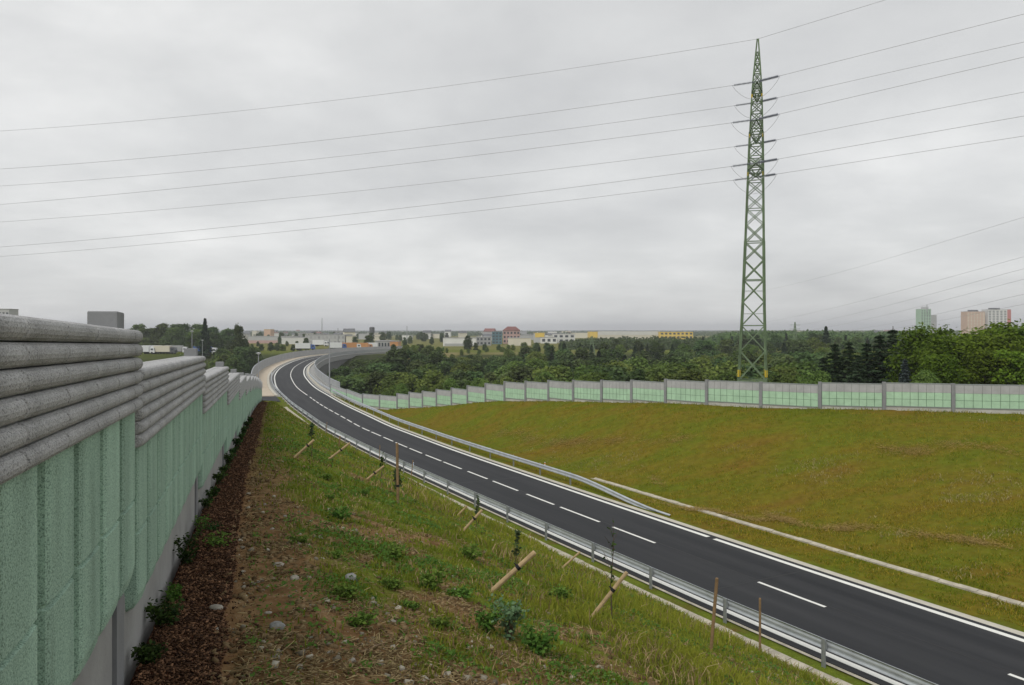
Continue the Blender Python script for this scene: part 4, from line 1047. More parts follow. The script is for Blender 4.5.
# ------------------------------------------------------------------ TREES
def crown_mesh(name, seed, Hh, R, z0, nclump, nleaf, leaf, m, up=0.5, taper=0.0):
    g = np.random.default_rng(seed); cs = []
    for i in range(nclump):
        th = g.random() * 6.283; f = g.random(); zz = z0 + (Hh - z0) * (0.06 + 0.9 * f)
        rel = (zz - z0) / (Hh - z0); env = math.sqrt(max(0.03, 1 - (abs(rel - 0.42 + 0.12 * taper) / 0.62) ** 2)) * (1 - taper * rel * .6)
        rad = R * env * (0.15 + 0.65 * math.sqrt(g.random())); cr = R * (0.26 + 0.22 * g.random()) * (0.75 + .35 * env)
        cs.append((math.cos(th) * rad, math.sin(th) * rad, min(zz, Hh - cr * .6), cr))
    cs = np.array(cs); k = g.integers(0, nclump, nleaf)
    d = g.normal(size=(nleaf, 3)); d /= np.linalg.norm(d, axis=1)[:, None]; d[:, 2] = np.where(d[:, 2] < -0.6, -d[:, 2] * .8, d[:, 2])
    rad = cs[k, 3] * (0.40 + 0.62 * g.random(nleaf) ** 0.6 + 0.45 * g.random(nleaf) ** 6)
    c = cs[k, :3] + d * rad[:, None] * np.array([1, 1, 1.0 * max(1.0, Hh / (2.8 * R)) ** .5])
    nn = d * 0.9 + g.normal(size=(nleaf, 3)) * 0.55 + np.array([0, 0, up])
    rv = np.clip(0.25 + 0.35 * g.random(nclump)[k] + 0.45 * (g.random(nleaf) - .3), 0, 1)
    return leaves(name, c, nn, leaf * (0.6 + .8 * g.random(nleaf)), m, rv, None, 1.5), cs
def trunk_mesh(name, Hh, rad, cs, m, g):
    mb = MB(); mb.tube([(0, 0, -.8), (0, 0, Hh * .12), (g.uniform(-.02, .02) * Hh, g.uniform(-.02, .02) * Hh, Hh * .5), (0, 0, Hh * .82)], [rad * 1.35, rad, rad * .6, rad * .15], 8)
    for i in range(min(9, len(cs))):
        c = cs[i]; z0 = Hh * g.uniform(.18, .5); mb.tube([(0, 0, z0), (c[0] * .5, c[1] * .5, (z0 + c[2]) / 2 + .1), (c[0] * .9, c[1] * .9, c[2])], [rad * .45, rad * .3, rad * .1], 5)
    return mb.build(name, m)
def tree_proto(name, seed, Hh, R, z0f, ncl, nl, leaf, m, taper=0.0):
    g = random.Random(seed); t = thing(name, 'tree', 'tree', (0, 0, 0))
    cr, cs = crown_mesh('crown', seed, Hh, R, Hh * z0f, ncl, nl, leaf, m, taper=taper)
    tr = trunk_mesh('trunk', Hh, Hh * .018 + .05, cs, M['bark'], g)
    cr.parent = t; tr.parent = t; t['h'] = Hh; return t
def conifer_proto(name, seed, Hh, R, nl, leaf, m):
    g = np.random.default_rng(seed); t = thing(name, 'tree', 'tree', (0, 0, 0)); tiers = int(Hh * 2.6); C_ = []; Nn = []
    mb = MB(); mb.tube([(0, 0, -.8), (0, 0, Hh * .5), (0, 0, Hh * .99)], [Hh * .02, Hh * .012, .015], 7)
    per = nl // (tiers * 7)
    for i in range(tiers):
        f = i / tiers; z = Hh * (0.06 + 0.92 * f); rr_ = R * (1 - f) ** 1.05 * (0.65 + .55 * g.random()) + .06; nb = 7
        for b in range(nb):
            a = 6.283 * (b + g.random() * .8) / nb; L_ = rr_ * (.55 + .6 * g.random()); dr = -.28 * L_
            e_ = np.array([math.cos(a) * L_, math.sin(a) * L_, dr + .12 * L_])
            mb.tube([(0, 0, z), (e_[0], e_[1], z + e_[2])], [.025, .008], 4, False)
            q = g.random(per) ** .7; side = (g.random(per) - .5) * .55 * L_ * (1.1 - q)
            pos = np.stack([e_[0] * q - math.sin(a) * side, e_[1] * q + math.cos(a) * side, z + e_[2] * q - .05 * L_ * g.random(per)], 1)
            C_.append(pos); Nn.append(np.tile([math.cos(a) * .4, math.sin(a) * .4, .8], (per, 1)) + g.normal(size=(per, 3)) * .4)
    C_ = np.concatenate(C_); Nn = np.concatenate(Nn); n = len(C_)
    leaves('crown', C_, Nn, leaf * (.6 + .8 * g.random(n)), m, g.random(n), t, 2.0)
    mb.build('trunk', M['bark'], t); t['h'] = Hh; return t
PR = {}
PR['dark'] = [tree_proto('broadleaf_tree', 200 + i, 10, 3.6 - .3 * i, .06, 50, 6500, .33, M['leaf_dark'], taper=.15 * i) for i in range(4)]
PR['light'] = [tree_proto('bushy_tree', 300 + i, 8, 3.0, .03, 40, 6500, .24, M['leaf_light'], taper=.2 * i) for i in range(3)]
PR['pop'] = [tree_proto('slender_tree', 350 + i, 11, 2.0, .1, 28, 3600, .28, M['leaf_light'], taper=.5) for i in range(2)]
PR['garden'] = [tree_proto('garden_tree', 400 + i, 8, 3.0, .10, 46, 9000, .20, M['leaf_garden'], taper=.1 * i) for i in range(3)]
PR['con'] = [conifer_proto('spruce_tree', 500 + i, 9, 2.4 + .25 * i, 12000, .17, M['leaf_conifer']) for i in range(3)]
PR['blue'] = [conifer_proto('blue_spruce', 520, 7, 2.0, 5200, .24, M['leaf_spruce_blue'])]
PR['pine'] = [conifer_proto('fir_tree', 540 + i, 12, 3.0 + .4 * i, 7000, .34, M['leaf_conifer']) for i in range(2)]
USED = set(); tr_ = random.Random(21)
def plant(kind, px, Y, ytop, label, group=None, hmin=3.5, hmax=17, wide=1.0, zb=None):
    """tree at the pixel column px, Y metres away, its top at row ytop"""
    p = P(px, 400, Y); r_ = float(road_coord(np.array([p.x]), np.array([Y]))[0][0])
    if -12 < r_ < 8.8 and Y > 110: return None
    zg = hz(p.x, Y) if zb is None else zb
    hh = (HYP - ytop) * Y / F - zg; hh = max(hmin, min(hmax, hh))
    pr = tr_.choice(PR[kind])
    if pr.name not in USED: USED.add(pr.name); o = pr
    else: o = copy_tree(pr)
    k = hh / pr['h']; o.location = (p.x, Y, zg - .1); o.scale = (k * wide * tr_.uniform(.9, 1.12), k * wide * tr_.uniform(.9, 1.12), k); o.rotation_euler = (0, 0, tr_.uniform(0, 6.28))
    tag(o, label, 'tree', group); return o

def row(Y0, x0, x1, stp, yt, kinds, lab, g, jy=6, jt=3.0, **kw):
    px = x0
    while px < x1:
        t = yt(px) if callable(yt) else yt
        kw.setdefault('wide', 1.25); plant(tr_.choice(kinds), px + tr_.uniform(-.3, .3) * stp, Y0 + tr_.uniform(-jy, jy), t + tr_.uniform(-jt, jt), lab, g, **kw); px += stp * tr_.uniform(.85, 1.15)
lin = lambda pts: (lambda p: float(np.interp(p, [a for a, b in pts], [b for a, b in pts])))
# single trees that stand out
plant('garden', 928, 78, 330, 'bright green broadleaf tree behind the long wall, just right of the spruces', hmin=6)
for px, Y, yt in [(950, 74, 333), (972, 78, 328), (995, 73, 331), (1018, 77, 321), (1045, 75, 325), (1075, 78, 322), (1110, 76, 326), (1150, 78, 323), (985, 70, 345), (940, 70, 350), (1010, 69, 346)]:
    plant('garden', px, Y, yt + 6, 'full green broadleaf tree in the dense row behind the wall at far right', 'green garden trees behind the wall at far right', wide=1.15)
for px, Y, yt, lab in [(835, 88, 344, 'dark spruce at the left end of the conifer row behind the long wall'), (849, 86, 342, 'dark spruce second from the left in the conifer row'), (867, 90, 343, 'dark spruce in the middle of the conifer row'),
                       (880, 84, 335, 'tall dark spruce right of the middle of the conifer row'), (893, 86, 329, 'tallest dark spruce at the right end of the conifer row'), (824, 92, 358, 'short dark spruce left of the conifer row'), (858, 80, 356, 'short bushy spruce in front of the conifer row'), (912, 90, 336, 'dark spruce half hidden by the first bright green broadleaf tree')]:
    plant('con', px, Y, yt - 5, lab, wide=1.5)
plant('blue', 905, 73, 356, 'pale bluish spruce behind the wall between dark spruces and green trees', hmin=2.5)
plant('light', 815, 76, 371, 'low yellowish bush showing over the wall left of the spruces', hmin=2)
plant('light', 778, 95, 374, 'low yellowish bush beside the foot of the big pylon', hmin=2)
plant('light', 925, 68, 371, 'small fresh green bush at the wall in front of green trees', hmin=2)
plant('pine', 205, 330, 317, 'tall pointed conifer rising above the far trees left of the road', hmax=22)
plant('dark', 239, 300, 327, 'large round dark tree standing alone beyond the wall, left of the bridge', hmax=22, wide=.5)
plant('dark', 275, 260, 337, 'dark rounded tree standing just left of the curved bridge', hmax=20)
plant('pine', 826, 330, 325, 'lone tall pine standing above the far wood right of the big pylon', hmax=24)
plant('dark', 306, 420, 338, 'dark tree in the town left of the bridge lorries', hmax=18)
for px, yt in [(258, 345), (287, 341), (297, 344), (318, 342), (355, 337)] + [(tr_.uniform(255, 450), None) for _ in range(46)]:
    Yt = 430 + px * .3 if yt else tr_.uniform(440, 1100)
    plant('dark', px, Yt, yt or 331 + 780 * tr_.uniform(1.0, 4.5) / Yt, 'dark tree among the town buildings beyond the bridge', 'dark trees among the town buildings', hmax=18)
plant('dark', 468, 430, 336, 'dark rounded tree in front of the long white hall', hmax=18)
plant('dark', 428, 300, 346, 'broad dark bush at the edge of the tan field', hmax=14, wide=1.5)
gl = 'trees of the grove beyond the left wall'
row(405, 262, 300, 7, 344.5, ['dark', 'light'], 'dark tree among the town buildings beyond the bridge', 'dark trees among the town buildings')
for i in range(52):
    px = tr_.uniform(128, 262); Y = tr_.choice([150, 180, 215, 250, 285]) + tr_.uniform(-12, 12)
    yt = {0: 377, 1: 371, 2: 364, 3: 359, 4: 354}[min(4, max(0, int((Y - 140) / 33)))] + tr_.uniform(-4, 4)
    if px > 215: yt -= 7
    if px < 180: yt += 3
    if px < 200 and Y > 200: yt = max(yt, 355)
    plant(tr_.choice(['dark', 'dark', 'dark', 'light']), px, Y, yt, 'leafy tree in the grove below the left wall, left of the bridge', gl, hmin=4)
for i, px in enumerate(range(132, 236, 7)):
    plant(tr_.choice(['dark', 'dark', 'light']), px + tr_.uniform(-3, 3), 395 + tr_.uniform(-20, 60), tr_.uniform(323.5, 331) if px < 210 else tr_.uniform(328, 336), 'far tree in the row above the white shed roofs at left', 'far tree row above the white sheds', hmax=20, wide=1.5)
for i, px in enumerate([145, 152, 176, 181, 188, 196, 203, 212, 220, 228, 245, 252, 236]):
    plant('dark', px, 372 + (i % 3) * 9, 338 + (i * 5) % 7, 'tree standing between the parked lorries and the white sheds at left', 'trees between lorries and sheds', hmax=14)
# wood in the valley right of the bridge
gv = 'trees of the valley wood right of the bridge'
row(136, 372, 560, 15, lin([(372, 388), (420, 384), (500, 378), (560, 375)]), ['light', 'pop', 'light'], 'light green bushy tree at the near edge of the valley wood behind the mint wall', 'light bushes at the near edge of the valley wood', hmin=3, wide=.9)
row(165, 352, 610, 17, lin([(352, 380), (420, 371), (480, 371), (610, 368)]), ['dark', 'dark', 'light'], 'dark leafy tree in the middle of the valley wood right of the bridge', gv)
row(205, 352, 700, 15, lin([(352, 374), (400, 363), (520, 363), (600, 362), (700, 362)]), ['dark', 'dark', 'dark', 'light'], 'dark leafy tree in the middle of the valley wood right of the bridge', gv)
row(245, 358, 520, 13, lin([(358, 363), (400, 353), (430, 352), (450, 360), (520, 357)]), ['dark'], 'dark leafy tree in the middle of the valley wood right of the bridge', gv, hmax=18)
row(190, 330, 392, 10, lin([(330, 378), (392, 372)]), ['dark', 'light'], 'dark leafy tree in the middle of the valley wood right of the bridge', gv)
row(225, 335, 385, 10, lin([(335, 371), (385, 364)]), ['dark'], 'dark leafy tree in the middle of the valley wood right of the bridge', gv)
row(272, 432, 560, 10, lin([(432, 356), (470, 358), (520, 357), (560, 350)]), ['dark', 'light', 'dark'], 'dark leafy tree in the middle of the valley wood right of the bridge', gv, hmin=4)
row(330, 395, 445, 9, 347, ['dark', 'light'], 'dark tree among the town buildings beyond the bridge', 'dark trees among the town buildings', hmin=4)
row(425, 478, 560, 10, 344.5, ['dark', 'light'], 'dark tree among the town buildings beyond the bridge', 'dark trees among the town buildings', hmin=3)
gm = 'trees of the wide wood behind the long wall'; lm = 'tree in the wide wood between the long wall and the distant town'
row(108, 575, 830, 30, lin([(575, 372), (680, 374), (830, 371)]), ['light', 'light', 'dark'], 'bushy tree just behind the long mint wall near the pylon', 'bushy trees just behind the long wall', hmin=3)
row(140, 560, 850, 24, lin([(560, 368), (620, 366), (700, 365), (850, 362)]), ['light', 'dark', 'light'], lm, gm)
row(250, 520, 870, 15, lin([(520, 354), (600, 352), (700, 353), (870, 350)]), ['dark', 'dark', 'pine', 'light'], lm, gm)
row(300, 510, 900, 13.5, lin([(510, 350), (560, 345), (640, 344), (720, 343), (800, 341), (900, 342)]), ['dark', 'dark', 'pine', 'light'], lm, gm, jy=12, hmax=19)
row(375, 540, 910, 11.5, lin([(540, 345), (600, 342.5), (640, 342), (690, 341), (720, 335.5), (800, 335), (910, 337)]), ['dark', 'dark', 'pine'], lm, gm, jy=18, hmax=20)
row(180, 640, 900, 22, lin([(640, 360), (760, 358), (900, 352)]), ['dark', 'light', 'dark'], lm, gm)

# ------------------------------------------------------------------ PYLON AND POWER LINES
PYL = Vector((26.42, 86.0, hz(26.4, 86))); ADIR = Vector((.30, .954, 0)).normalized(); BDIR = Vector((ADIR.y, -ADIR.x, 0))
pyl = thing('lattice_pylon', 'tall green lattice pylon with yellow marks standing behind the long noise wall', 'pylon', PYL)
LEAN = 0.65 / 40
def phalf(Z):      # half width of the tower at height Z (relative to the eye)
    return float(np.interp(Z, [PYL.z, -5, 3.4, 14.5, 21.9, 26.3, 29, 32.2], [1.58, 1.42, 1.12, .86, .68, .52, .33, .06]))
def pp(sa, sb, Z):
    h = phalf(Z); v = ADIR * (sa * h) + BDIR * (sb * h); return Vector((v.x + LEAN * (Z - PYL.z), v.y, Z - PYL.z))
LEV = [PYL.z - .4, -5.4, -2.2, .6, 3.2, 5.6, 7.8, 9.8, 11.7, 13.4, 15.0, 16.5, 17.9, 19.2, 20.5, 21.8, 23.0, 24.1, 25.2, 26.3, 27.4, 28.5, 29.6, 30.7, 32.2]
for sa in (-1, 1):
    for sb in (-1, 1):
        mb = MB()
        for a, b in zip(LEV[:-1], LEV[1:]):
            w = .32 if b < 10 else (.25 if b < 22 else .15)
            p, q = pp(sa, sb, a), pp(sa, sb, b)
            mb.bar(p, q, w, .035); mb.bar(p, q, .035, w)
        mb.build('leg', M['pylon'], pyl)
        mk = MB()
        for z0 in (-5.0,):
            mk.bar(pp(sa, sb, z0) * 1.0, pp(sa, sb, z0 + .75), .25, .25)
        mk.build('yellow_band', M['yellow'], pyl)
faces = [((-1, -1), (-1, 1)), ((1, -1), (1, 1)), ((-1, -1), (1, -1)), ((-1, 1), (1, 1))]
for (f0, f1) in faces:
    mb = MB()
    for i, (a, b) in enumerate(zip(LEV[:-2], LEV[1:-1])):
        w = .13 if b < 12 else .10
        mb.bar(pp(*f0, a), pp(*f1, b), w, w * .8); mb.bar(pp(*f1, a), pp(*f0, b), w, w * .8)
        if i % 2 == 0 or b > 17: mb.bar(pp(*f0, b), pp(*f1, b), w, w * .8)
        if b < 6:
            m0 = (pp(*f0, a) + pp(*f1, b)) / 2; mb.bar(m0, (pp(*f0, a) + pp(*f0, b)) / 2, .05, .025); mb.bar(m0, (pp(*f1, a) + pp(*f1, b)) / 2, .05, .025)
    mb.build('bracing', M['pylon'], pyl)
ARMS = [(26.3, 3.9), (21.9, 5.5), (17.7, 4.0)]; TIPS = []
for Z, ln in ARMS:
    for sg in (-1, 1):
        tip = Vector((LEAN * (Z - PYL.z), 0, Z - PYL.z)) + ADIR * (sg * ln); mb = MB()
        lo = [pp(sg, -1, Z), pp(sg, 1, Z)]; hi = [pp(sg, -1, Z + 1.15), pp(sg, 1, Z + 1.15)]
        for q in lo: mb.bar(q, tip, .10, .10)
        for q in hi: mb.bar(q, tip, .08, .08)
        for f in (.25, .5, .75):
            a_, b_ = lo[0].lerp(tip, f), lo[1].lerp(tip, f); c_, d_ = hi[0].lerp(tip, f), hi[1].lerp(tip, f)
            mb.bar(a_, b_, .05, .05); mb.bar(a_, c_, .05, .05); mb.bar(b_, d_, .05, .05); mb.bar(c_, d_, .05, .05)
        mb.build('crossarm', M['pylon'], pyl)
        TIPS.append(PYL + tip)
    for sb in (-1, 1):
        q = pp(-1, sb, Z - .2); MB().box(q + Vector((0, 0, -.3)) - ADIR * .05, (.13, .08, .4)).build('yellow_plate', M['yellow'], pyl)
PEAK = PYL + Vector((LEAN * 40, 0, 32.2 - PYL.z))
LD = Vector((-.963, .27, 0)).normalized(); RD = Vector((.75, -.66, 0)).normalized()
def col_hit(T, D, px):     # distance along D where the pixel column px is crossed
    k = (px - CXP) / F; return (k * T.y - T.x) / (D.x - k * D.y)
def fitZ(T, D, pix):
    ts = [0.0]; zs = [T.z]
    for px, py in pix:
        t = col_hit(T, D, px); ts.append(t); zs.append((HYP - py) / F * (T.y + D.y * t))
    return np.polyfit(ts, zs, min(2, len(ts) - 1))
LW = [(169, 117), (186, 136), (204.5, 151), (222, 174), (247, 195), (256.5, 207)]; RWI = [14, 42, 57, 92, 116, 136]
lname = ['upper', 'upper', 'middle', 'middle', 'lower', 'lower']
order = ['second', 'third', 'fourth', 'fifth', 'sixth', 'lowest']
for i, T in enumerate(TIPS):
    for side in (0, 1):
        D = LD if side == 0 else RD; pix = [(0, LW[i][0]), (512, LW[i][1])] if side == 0 else [(1024, RWI[i])]
        cf = fitZ(T, D, pix); ln = 2.5; far = 165 if side == 0 else 52
        pts = []
        for t in np.concatenate([[ln], np.linspace(ln + 1, far, 40)]): pts.append(Vector((T.x + D.x * t, T.y + D.y * t, float(np.polyval(cf, t)))))
        # insulator string of discs
        a = T; b = pts[0]; mb = MB(); nd = 16
        mb.tube([a - PYL, b - PYL], .03, 5)
        for k in range(nd):
            q = a.lerp(b, .14 + .76 * k / (nd - 1)) - PYL; u_ = (b - a).normalized()
            mb.tube([q - u_ * .035, q + u_ * .02, q + u_ * .035], [.06, .16, .05], 8)
        mb.build('insulator', M['insul'], pyl)
        if side == 0: LB = b
        else: RB = b
        lab = f'{order[i]} wire from the top on the ' + ('left side of the big green pylon' if side == 0 else 'right side of the big green pylon')
        tag(MB().tube(pts, .022, 5).build('power_line', M['wire']), lab, 'power line')
    drop = 1.9; mb = MB(); js = []
    for k in range(17):
        f = k / 16; p = LB.lerp(RB, f); p = p + Vector((0, 0, -drop * math.sin(math.pi * f) ** .8)); js.append(p - PYL)
    mb.tube(js, .022, 5); mb.build('jumper_wire', M['wire'], pyl)
cf = fitZ(PEAK, LD, [(0, 131), (512, 77)]); tag(MB().tube([Vector((PEAK.x + LD.x * t, PEAK.y + LD.y * t, float(np.polyval(cf, t)))) for t in np.linspace(0, 165, 40)], .021, 5).build('power_line', M['wire']), 'topmost wire running left from the tip of the big green pylon', 'power line')
cf = fitZ(PEAK, RD, [(885, 0)]); tag(MB().tube([Vector((PEAK.x + RD.x * t, PEAK.y + RD.y * t, float(np.polyval(cf, t)))) for t in np.linspace(0, 40, 16)], .021, 5).build('power_line', M['wire']), 'topmost wire rising right from the tip of the big green pylon', 'power line')
# distant pylons and their wires
def small_pylon(px, Y, ytop, label, half=1.3, arms=3):
    p = P(px, 400, Y); zg = hz(p.x, Y); top = (HYP - ytop) * Y / F; hh = top - zg; t = thing('lattice_pylon', label, 'pylon', (p.x, Y, zg))
    q = lambda sx, sy, f: Vector((sx * half * (1 - .9 * f), sy * half * (1 - .9 * f), hh * f))
    for sx in (-1, 1):
        for sy in (-1, 1): MB().bar(q(sx, sy, -.02), q(sx, sy, 1), .16).build('leg', M['pylon'], t)
    mb = MB()
    for k in range(9):
        for s0, s1 in (((-1, -1), (1, -1)), ((-1, 1), (1, 1)), ((-1, -1), (-1, 1)), ((1, -1), (1, 1))):
            mb.bar(q(*s0, k / 9), q(*s1, (k + 1) / 9), .08); mb.bar(q(*s1, k / 9), q(*s0, (k + 1) / 9), .08)
    mb.build('bracing', M['pylon'], t)
    for k in range(arms):
        z = hh * (.62 + .14 * k); MB().bar((-2.6, 0, z), (2.6, 0, z), .14).build('crossarm', M['pylon'], t)
    return t
small_pylon(795, 400, 322, 'dim lattice pylon far off in the wood right of the big pylon')
small_pylon(592, 340, 336, 'dim lattice pylon standing in the wood left of the big pylon')
for (x1, y1), (x2, y2), nm in [((767, 290), (1024, 217), 'faint highest of the far wires at right, alone under the clouds'), ((767, 322), (1024, 256.5), 'second highest of the faint far wires at right'), ((790, 327), (1024, 268.5), 'third highest of the faint far wires at right'),
                               ((810, 330), (1024, 279), 'fourth highest of the faint far wires at right'), ((840, 331), (1024, 294), 'second lowest of the faint far wires at right'), ((850, 333), (1024, 304), 'lowest of the faint far wires at right')]:
    a = P(x1, y1, 400); b = P(x2, y2, 150); d = b - a
    pts = [a + d * t + Vector((0, 0, -2.0 * math.sin(math.pi * min(1, t)) * .5)) for t in np.linspace(0, 1.25, 24)]
    tag(MB().tube(pts, .026, 4).build('power_line', M['wire']), nm, 'power line')

# ------------------------------------------------------------------ LAMPS, MASTS
def street_lamp(px, Y, ytop, zb, label, kind='flat', rad=.06):
    p = P(px, ytop, Y); t = thing('street_lamp', label, 'street lamp', (p.x, Y, zb)); h = p.z - zb
    MB().tube([(0, 0, -.3), (0, 0, h * .5), (0, 0, h - .1)], [rad * 1.4, rad * 1.1, rad * .8], 8).build('pole', M['lampgrey'], t)
    if kind == 'flat': MB().lathe([(.10, h - .35), (.16, h - .30), (.46, h - .05), (.5, h), (.1, h + .08)], 14).build('lamp_head', M['lamphead'], t)
    elif kind == 'arm':
        MB().tube([(0, 0, h - .1), (.3, -.2, h + .1), (1.2, -.8, h + .18)], .04, 6).build('arm', M['lampgrey'], t); MB().box((1.3, -.9, h + .16), (.7, .28, .12), rz=-.6).build('lamp_head', M['lamphead'], t)
    return t
p = road_pt(s_at_Y(166), -7.9)
street_lamp(258.5, 150, 353, -10.3, 'white flat topped street lamp at the left end of the bridge parapet', rad=.09)
street_lamp(192, 210, 331, hz(-86, 210), 'white flat topped street lamp just above the second wall panel', rad=.10)
street_lamp(202.5, 300, 340, hz(-119, 300), 'small distant pale lamp in front of dark trees, right of the white one', rad=.1)
street_lamp(329.5, 128, 338, -10.0, 'tall thin grey lamp mast at the inner edge of the bridge start', 'none', .085)
x0, y0 = road_pt(s_at_Y(330), -8.6)
for px, Y, yt, zb, lab in [(322, 700, 318, -10, 'tall thin mast rising above the town, left of the bridge end'), (338, 560, 328, -10, 'short mast in town just right of the tall one'), (407, 620, 326, -10, 'thin mast above the buildings right of the dark tower'), (927, 1395, 304.5, -6, 'thin antenna mast on the pale green high rise')]:
    p = P(px, yt, Y); t = thing('mast', lab, 'mast', (p.x, Y, zb)); MB().tube([(0, 0, -.2 if zb < -7 else 40), (0, 0, p.z - zb)], [Y * .0007, Y * .0004], 6).build('pole', M['lampgrey'], t)
p = P(372, 327, 640); t = thing('tower', 'dark mushroom shaped tower on the skyline above the bridge', 'tower', (p.x, 640, -10)); hh = p.z + 10
MB().lathe([(1.0, -.5), (.9, hh - 5.5)], 12).build('shaft', M['b_grey'], t); MB().lathe([(1.2, hh - 5.5), (2.1, hh - 4.8), (2.2, hh - .6), (1.7, hh), (.3, hh + .1)], 16).build('tower_head', M['b_dark'], t)

# ------------------------------------------------------------------ BUILDINGS
def house(name, label, px0, px1, ytop, Y, m, depth=14, zb=None, roof=None, rows=0, cols=0, wmat='glass', band=None, group=None, kind='flat', cat='building', rz=0.0, roof_h=2.5):
    """a building between two pixel columns; walls from the ground to row ytop"""
    a, b = P(px0, ytop, Y), P(px1, ytop, Y); zb = -10.3 if zb is None else zb
    w = b.x - a.x; h = a.z - zb; t = thing(name, label, cat, ((a.x + b.x) / 2, Y + depth / 2, zb), rz, group)
    MB().box((0, 0, h / 2), (w, depth, h)).build('wall', M[m], t)
    if kind == 'flat':
        q = MB(); q.box((0, 0, h + .12), (w + .5, depth + .5, .24)); q.build('roof', M[roof or 'b_roofgrey'], t)
    elif kind == 'gable':
        x, y_, r = w / 2 + .4, depth / 2 + .5, roof_h
        MB().add([(-x, -y_, h + .02), (x, -y_, h + .02), (x, y_, h + .02), (-x, y_, h + .02), (-x, 0, h + r), (x, 0, h + r)], [(0, 1, 5, 4), (2, 3, 4, 5), (0, 4, 3), (1, 2, 5), (0, 3, 2, 1)]).build('roof', M[roof or 'b_red'], t)
    elif kind == 'hip':
        x, y_, r = w / 2 + .5, depth / 2 + .5, roof_h
        MB().add([(-x, -y_, h + .02), (x, -y_, h + .02), (x, y_, h + .02), (-x, y_, h + .02), (-x * .45, -y_ * .3, h + r), (x * .45, -y_ * .3, h + r), (x * .45, y_ * .3, h + r), (-x * .45, y_ * .3, h + r)], [(0, 1, 5, 4), (1, 2, 6, 5), (2, 3, 7, 6), (3, 0, 4, 7), (4, 5, 6, 7), (0, 3, 2, 1)]).build('roof', M[roof or 'b_red'], t)
    if rows and cols:
        cw, ch = w / cols, h * .92 / rows; first = None
        for i in range(rows):
            for j in range(cols):
                loc = (-w / 2 + cw * (j + .5), -depth / 2 - .03, h * .04 + ch * (i + .55))
                if first is None: o = MB().box((0, 0, 0), (cw * .55, .12, ch * .5)).build('window', M[wmat], t); first = o
                else: o = first.copy(); C.objects.link(o); o.parent = t
                o.location = loc
    if band:
        bm, f0, f1, x0, x1 = band
        MB().box((-w / 2 + w * (x0 + x1) / 2, -depth / 2 - .06, h * (f0 + f1) / 2), (w * (x1 - x0), .2, h * (f1 - f0))).build('coloured_band', M[bm], t)
    return t
# three high rises on the right
a = house('high_rise', 'pale green high rise with grey stepped top, leftmost of three above the trees', 921, 931, 309, 1400, 'b_mint', 18, -8, rows=16, cols=4, band=None)
bw = P(937, 0, 1400).x - P(930, 0, 1400).x; h2 = (HYP - 315) * 1400 / F + 8
MB().box(((P(933.5, 0, 1400).x - a.location.x), 0, h2 / 2), (bw, 16, h2)).build('side_wing', M['b_grey'], a); MB().box((2.5, 0, (HYP - 309) * 1400 / F + 8 + 2.2), (9, 9, 4)).build('roof_house', M['b_grey'], a)
a = house('high_rise', 'orange high rise with a grid of windows, middle of three above the trees', 967, 985, 311.5, 1450, 'b_orange', 20, -8, rows=15, cols=6, wmat='b_cream')
MB().box((0, 0, (HYP - 311.5) * 1450 / F + 8 + 1.6), (14, 10, 3)).build('roof_house', M['b_dark'], a)
a = house('high_rise', 'white and grey high rise with a red side panel, rightmost of three', 988, 1011, 309.5, 1450, 'b_white', 20, -8, rows=14, cols=6, band=('b_redpanel', .0, .995, .84, 1.0))
MB().box((-4, 0, (HYP - 309.5) * 1450 / F + 8 + 1.6), (16, 10, 3)).build('roof_house', M['b_dark'], a)
# distant buildings of the middle
house('office_building', 'reddish pink office block with dark red mansard roof rising above the white halls', 503, 520, 330.5, 620, 'b_pink', 14, kind='hip', roof='b_red', rows=3, cols=5, roof_h=3.2)
house('office_building', 'dark teal glass block beside the reddish pink office building', 492, 502, 331.5, 600, 'b_teal', 10, rows=4, cols=3)
house('warehouse', 'cream white hall directly below the reddish pink office block', 508, 531, 338, 540, 'b_cream', 16)
house('warehouse', 'long white hall left of the tan field with flat roof', 443, 476, 338, 520, 'b_white', 18, band=('b_grey', .1, .35, .05, .9))
house('warehouse', 'pale grey hall between the long white hall and the teal block', 476, 491, 337, 545, 'b_grey', 16, rows=2, cols=4)
house('warehouse', 'white stepped hall with dark roof box, right of the cream hall', 541, 557, 337.5, 640, 'b_white', 18, rows=1, cols=3)
house('warehouse', 'white hall with dark openings at the wood edge, farther right of the cream hall', 553, 575, 334, 660, 'b_white', 18, rows=2, cols=4)
house('warehouse', 'yellow and grey low building with yellow roof structure', 534, 545, 333, 680, 'b_grey', 14, roof='b_yellow', band=('b_yellow', .55, .98, .1, .95))
house('factory_hall', 'very long white and yellow factory hall above the wood', 598, 660, 331.2, 900, 'b_cream', 40, -9.5, band=('b_white', .55, .98, .0, 1.0))
house('factory_hall', 'bright yellow end block of the long factory hall', 660, 693, 331.8, 890, 'b_yellow', 40, -9.5, rows=2, cols=8)
house('factory_hall', 'short yellow block at the left end of the long factory hall', 590, 598, 331.6, 905, 'b_yellow', 30, -9.5)
house('office_building', 'white building group peeking out behind the spruces at right', 868, 890, 335, 700, 'b_white', 14, -9, rows=2, cols=6)
house('house', 'cream house with dark roof among the distant buildings behind the spruces', 876, 882, 333, 690, 'b_cream', 9, -9, kind='gable', roof='b_dark')
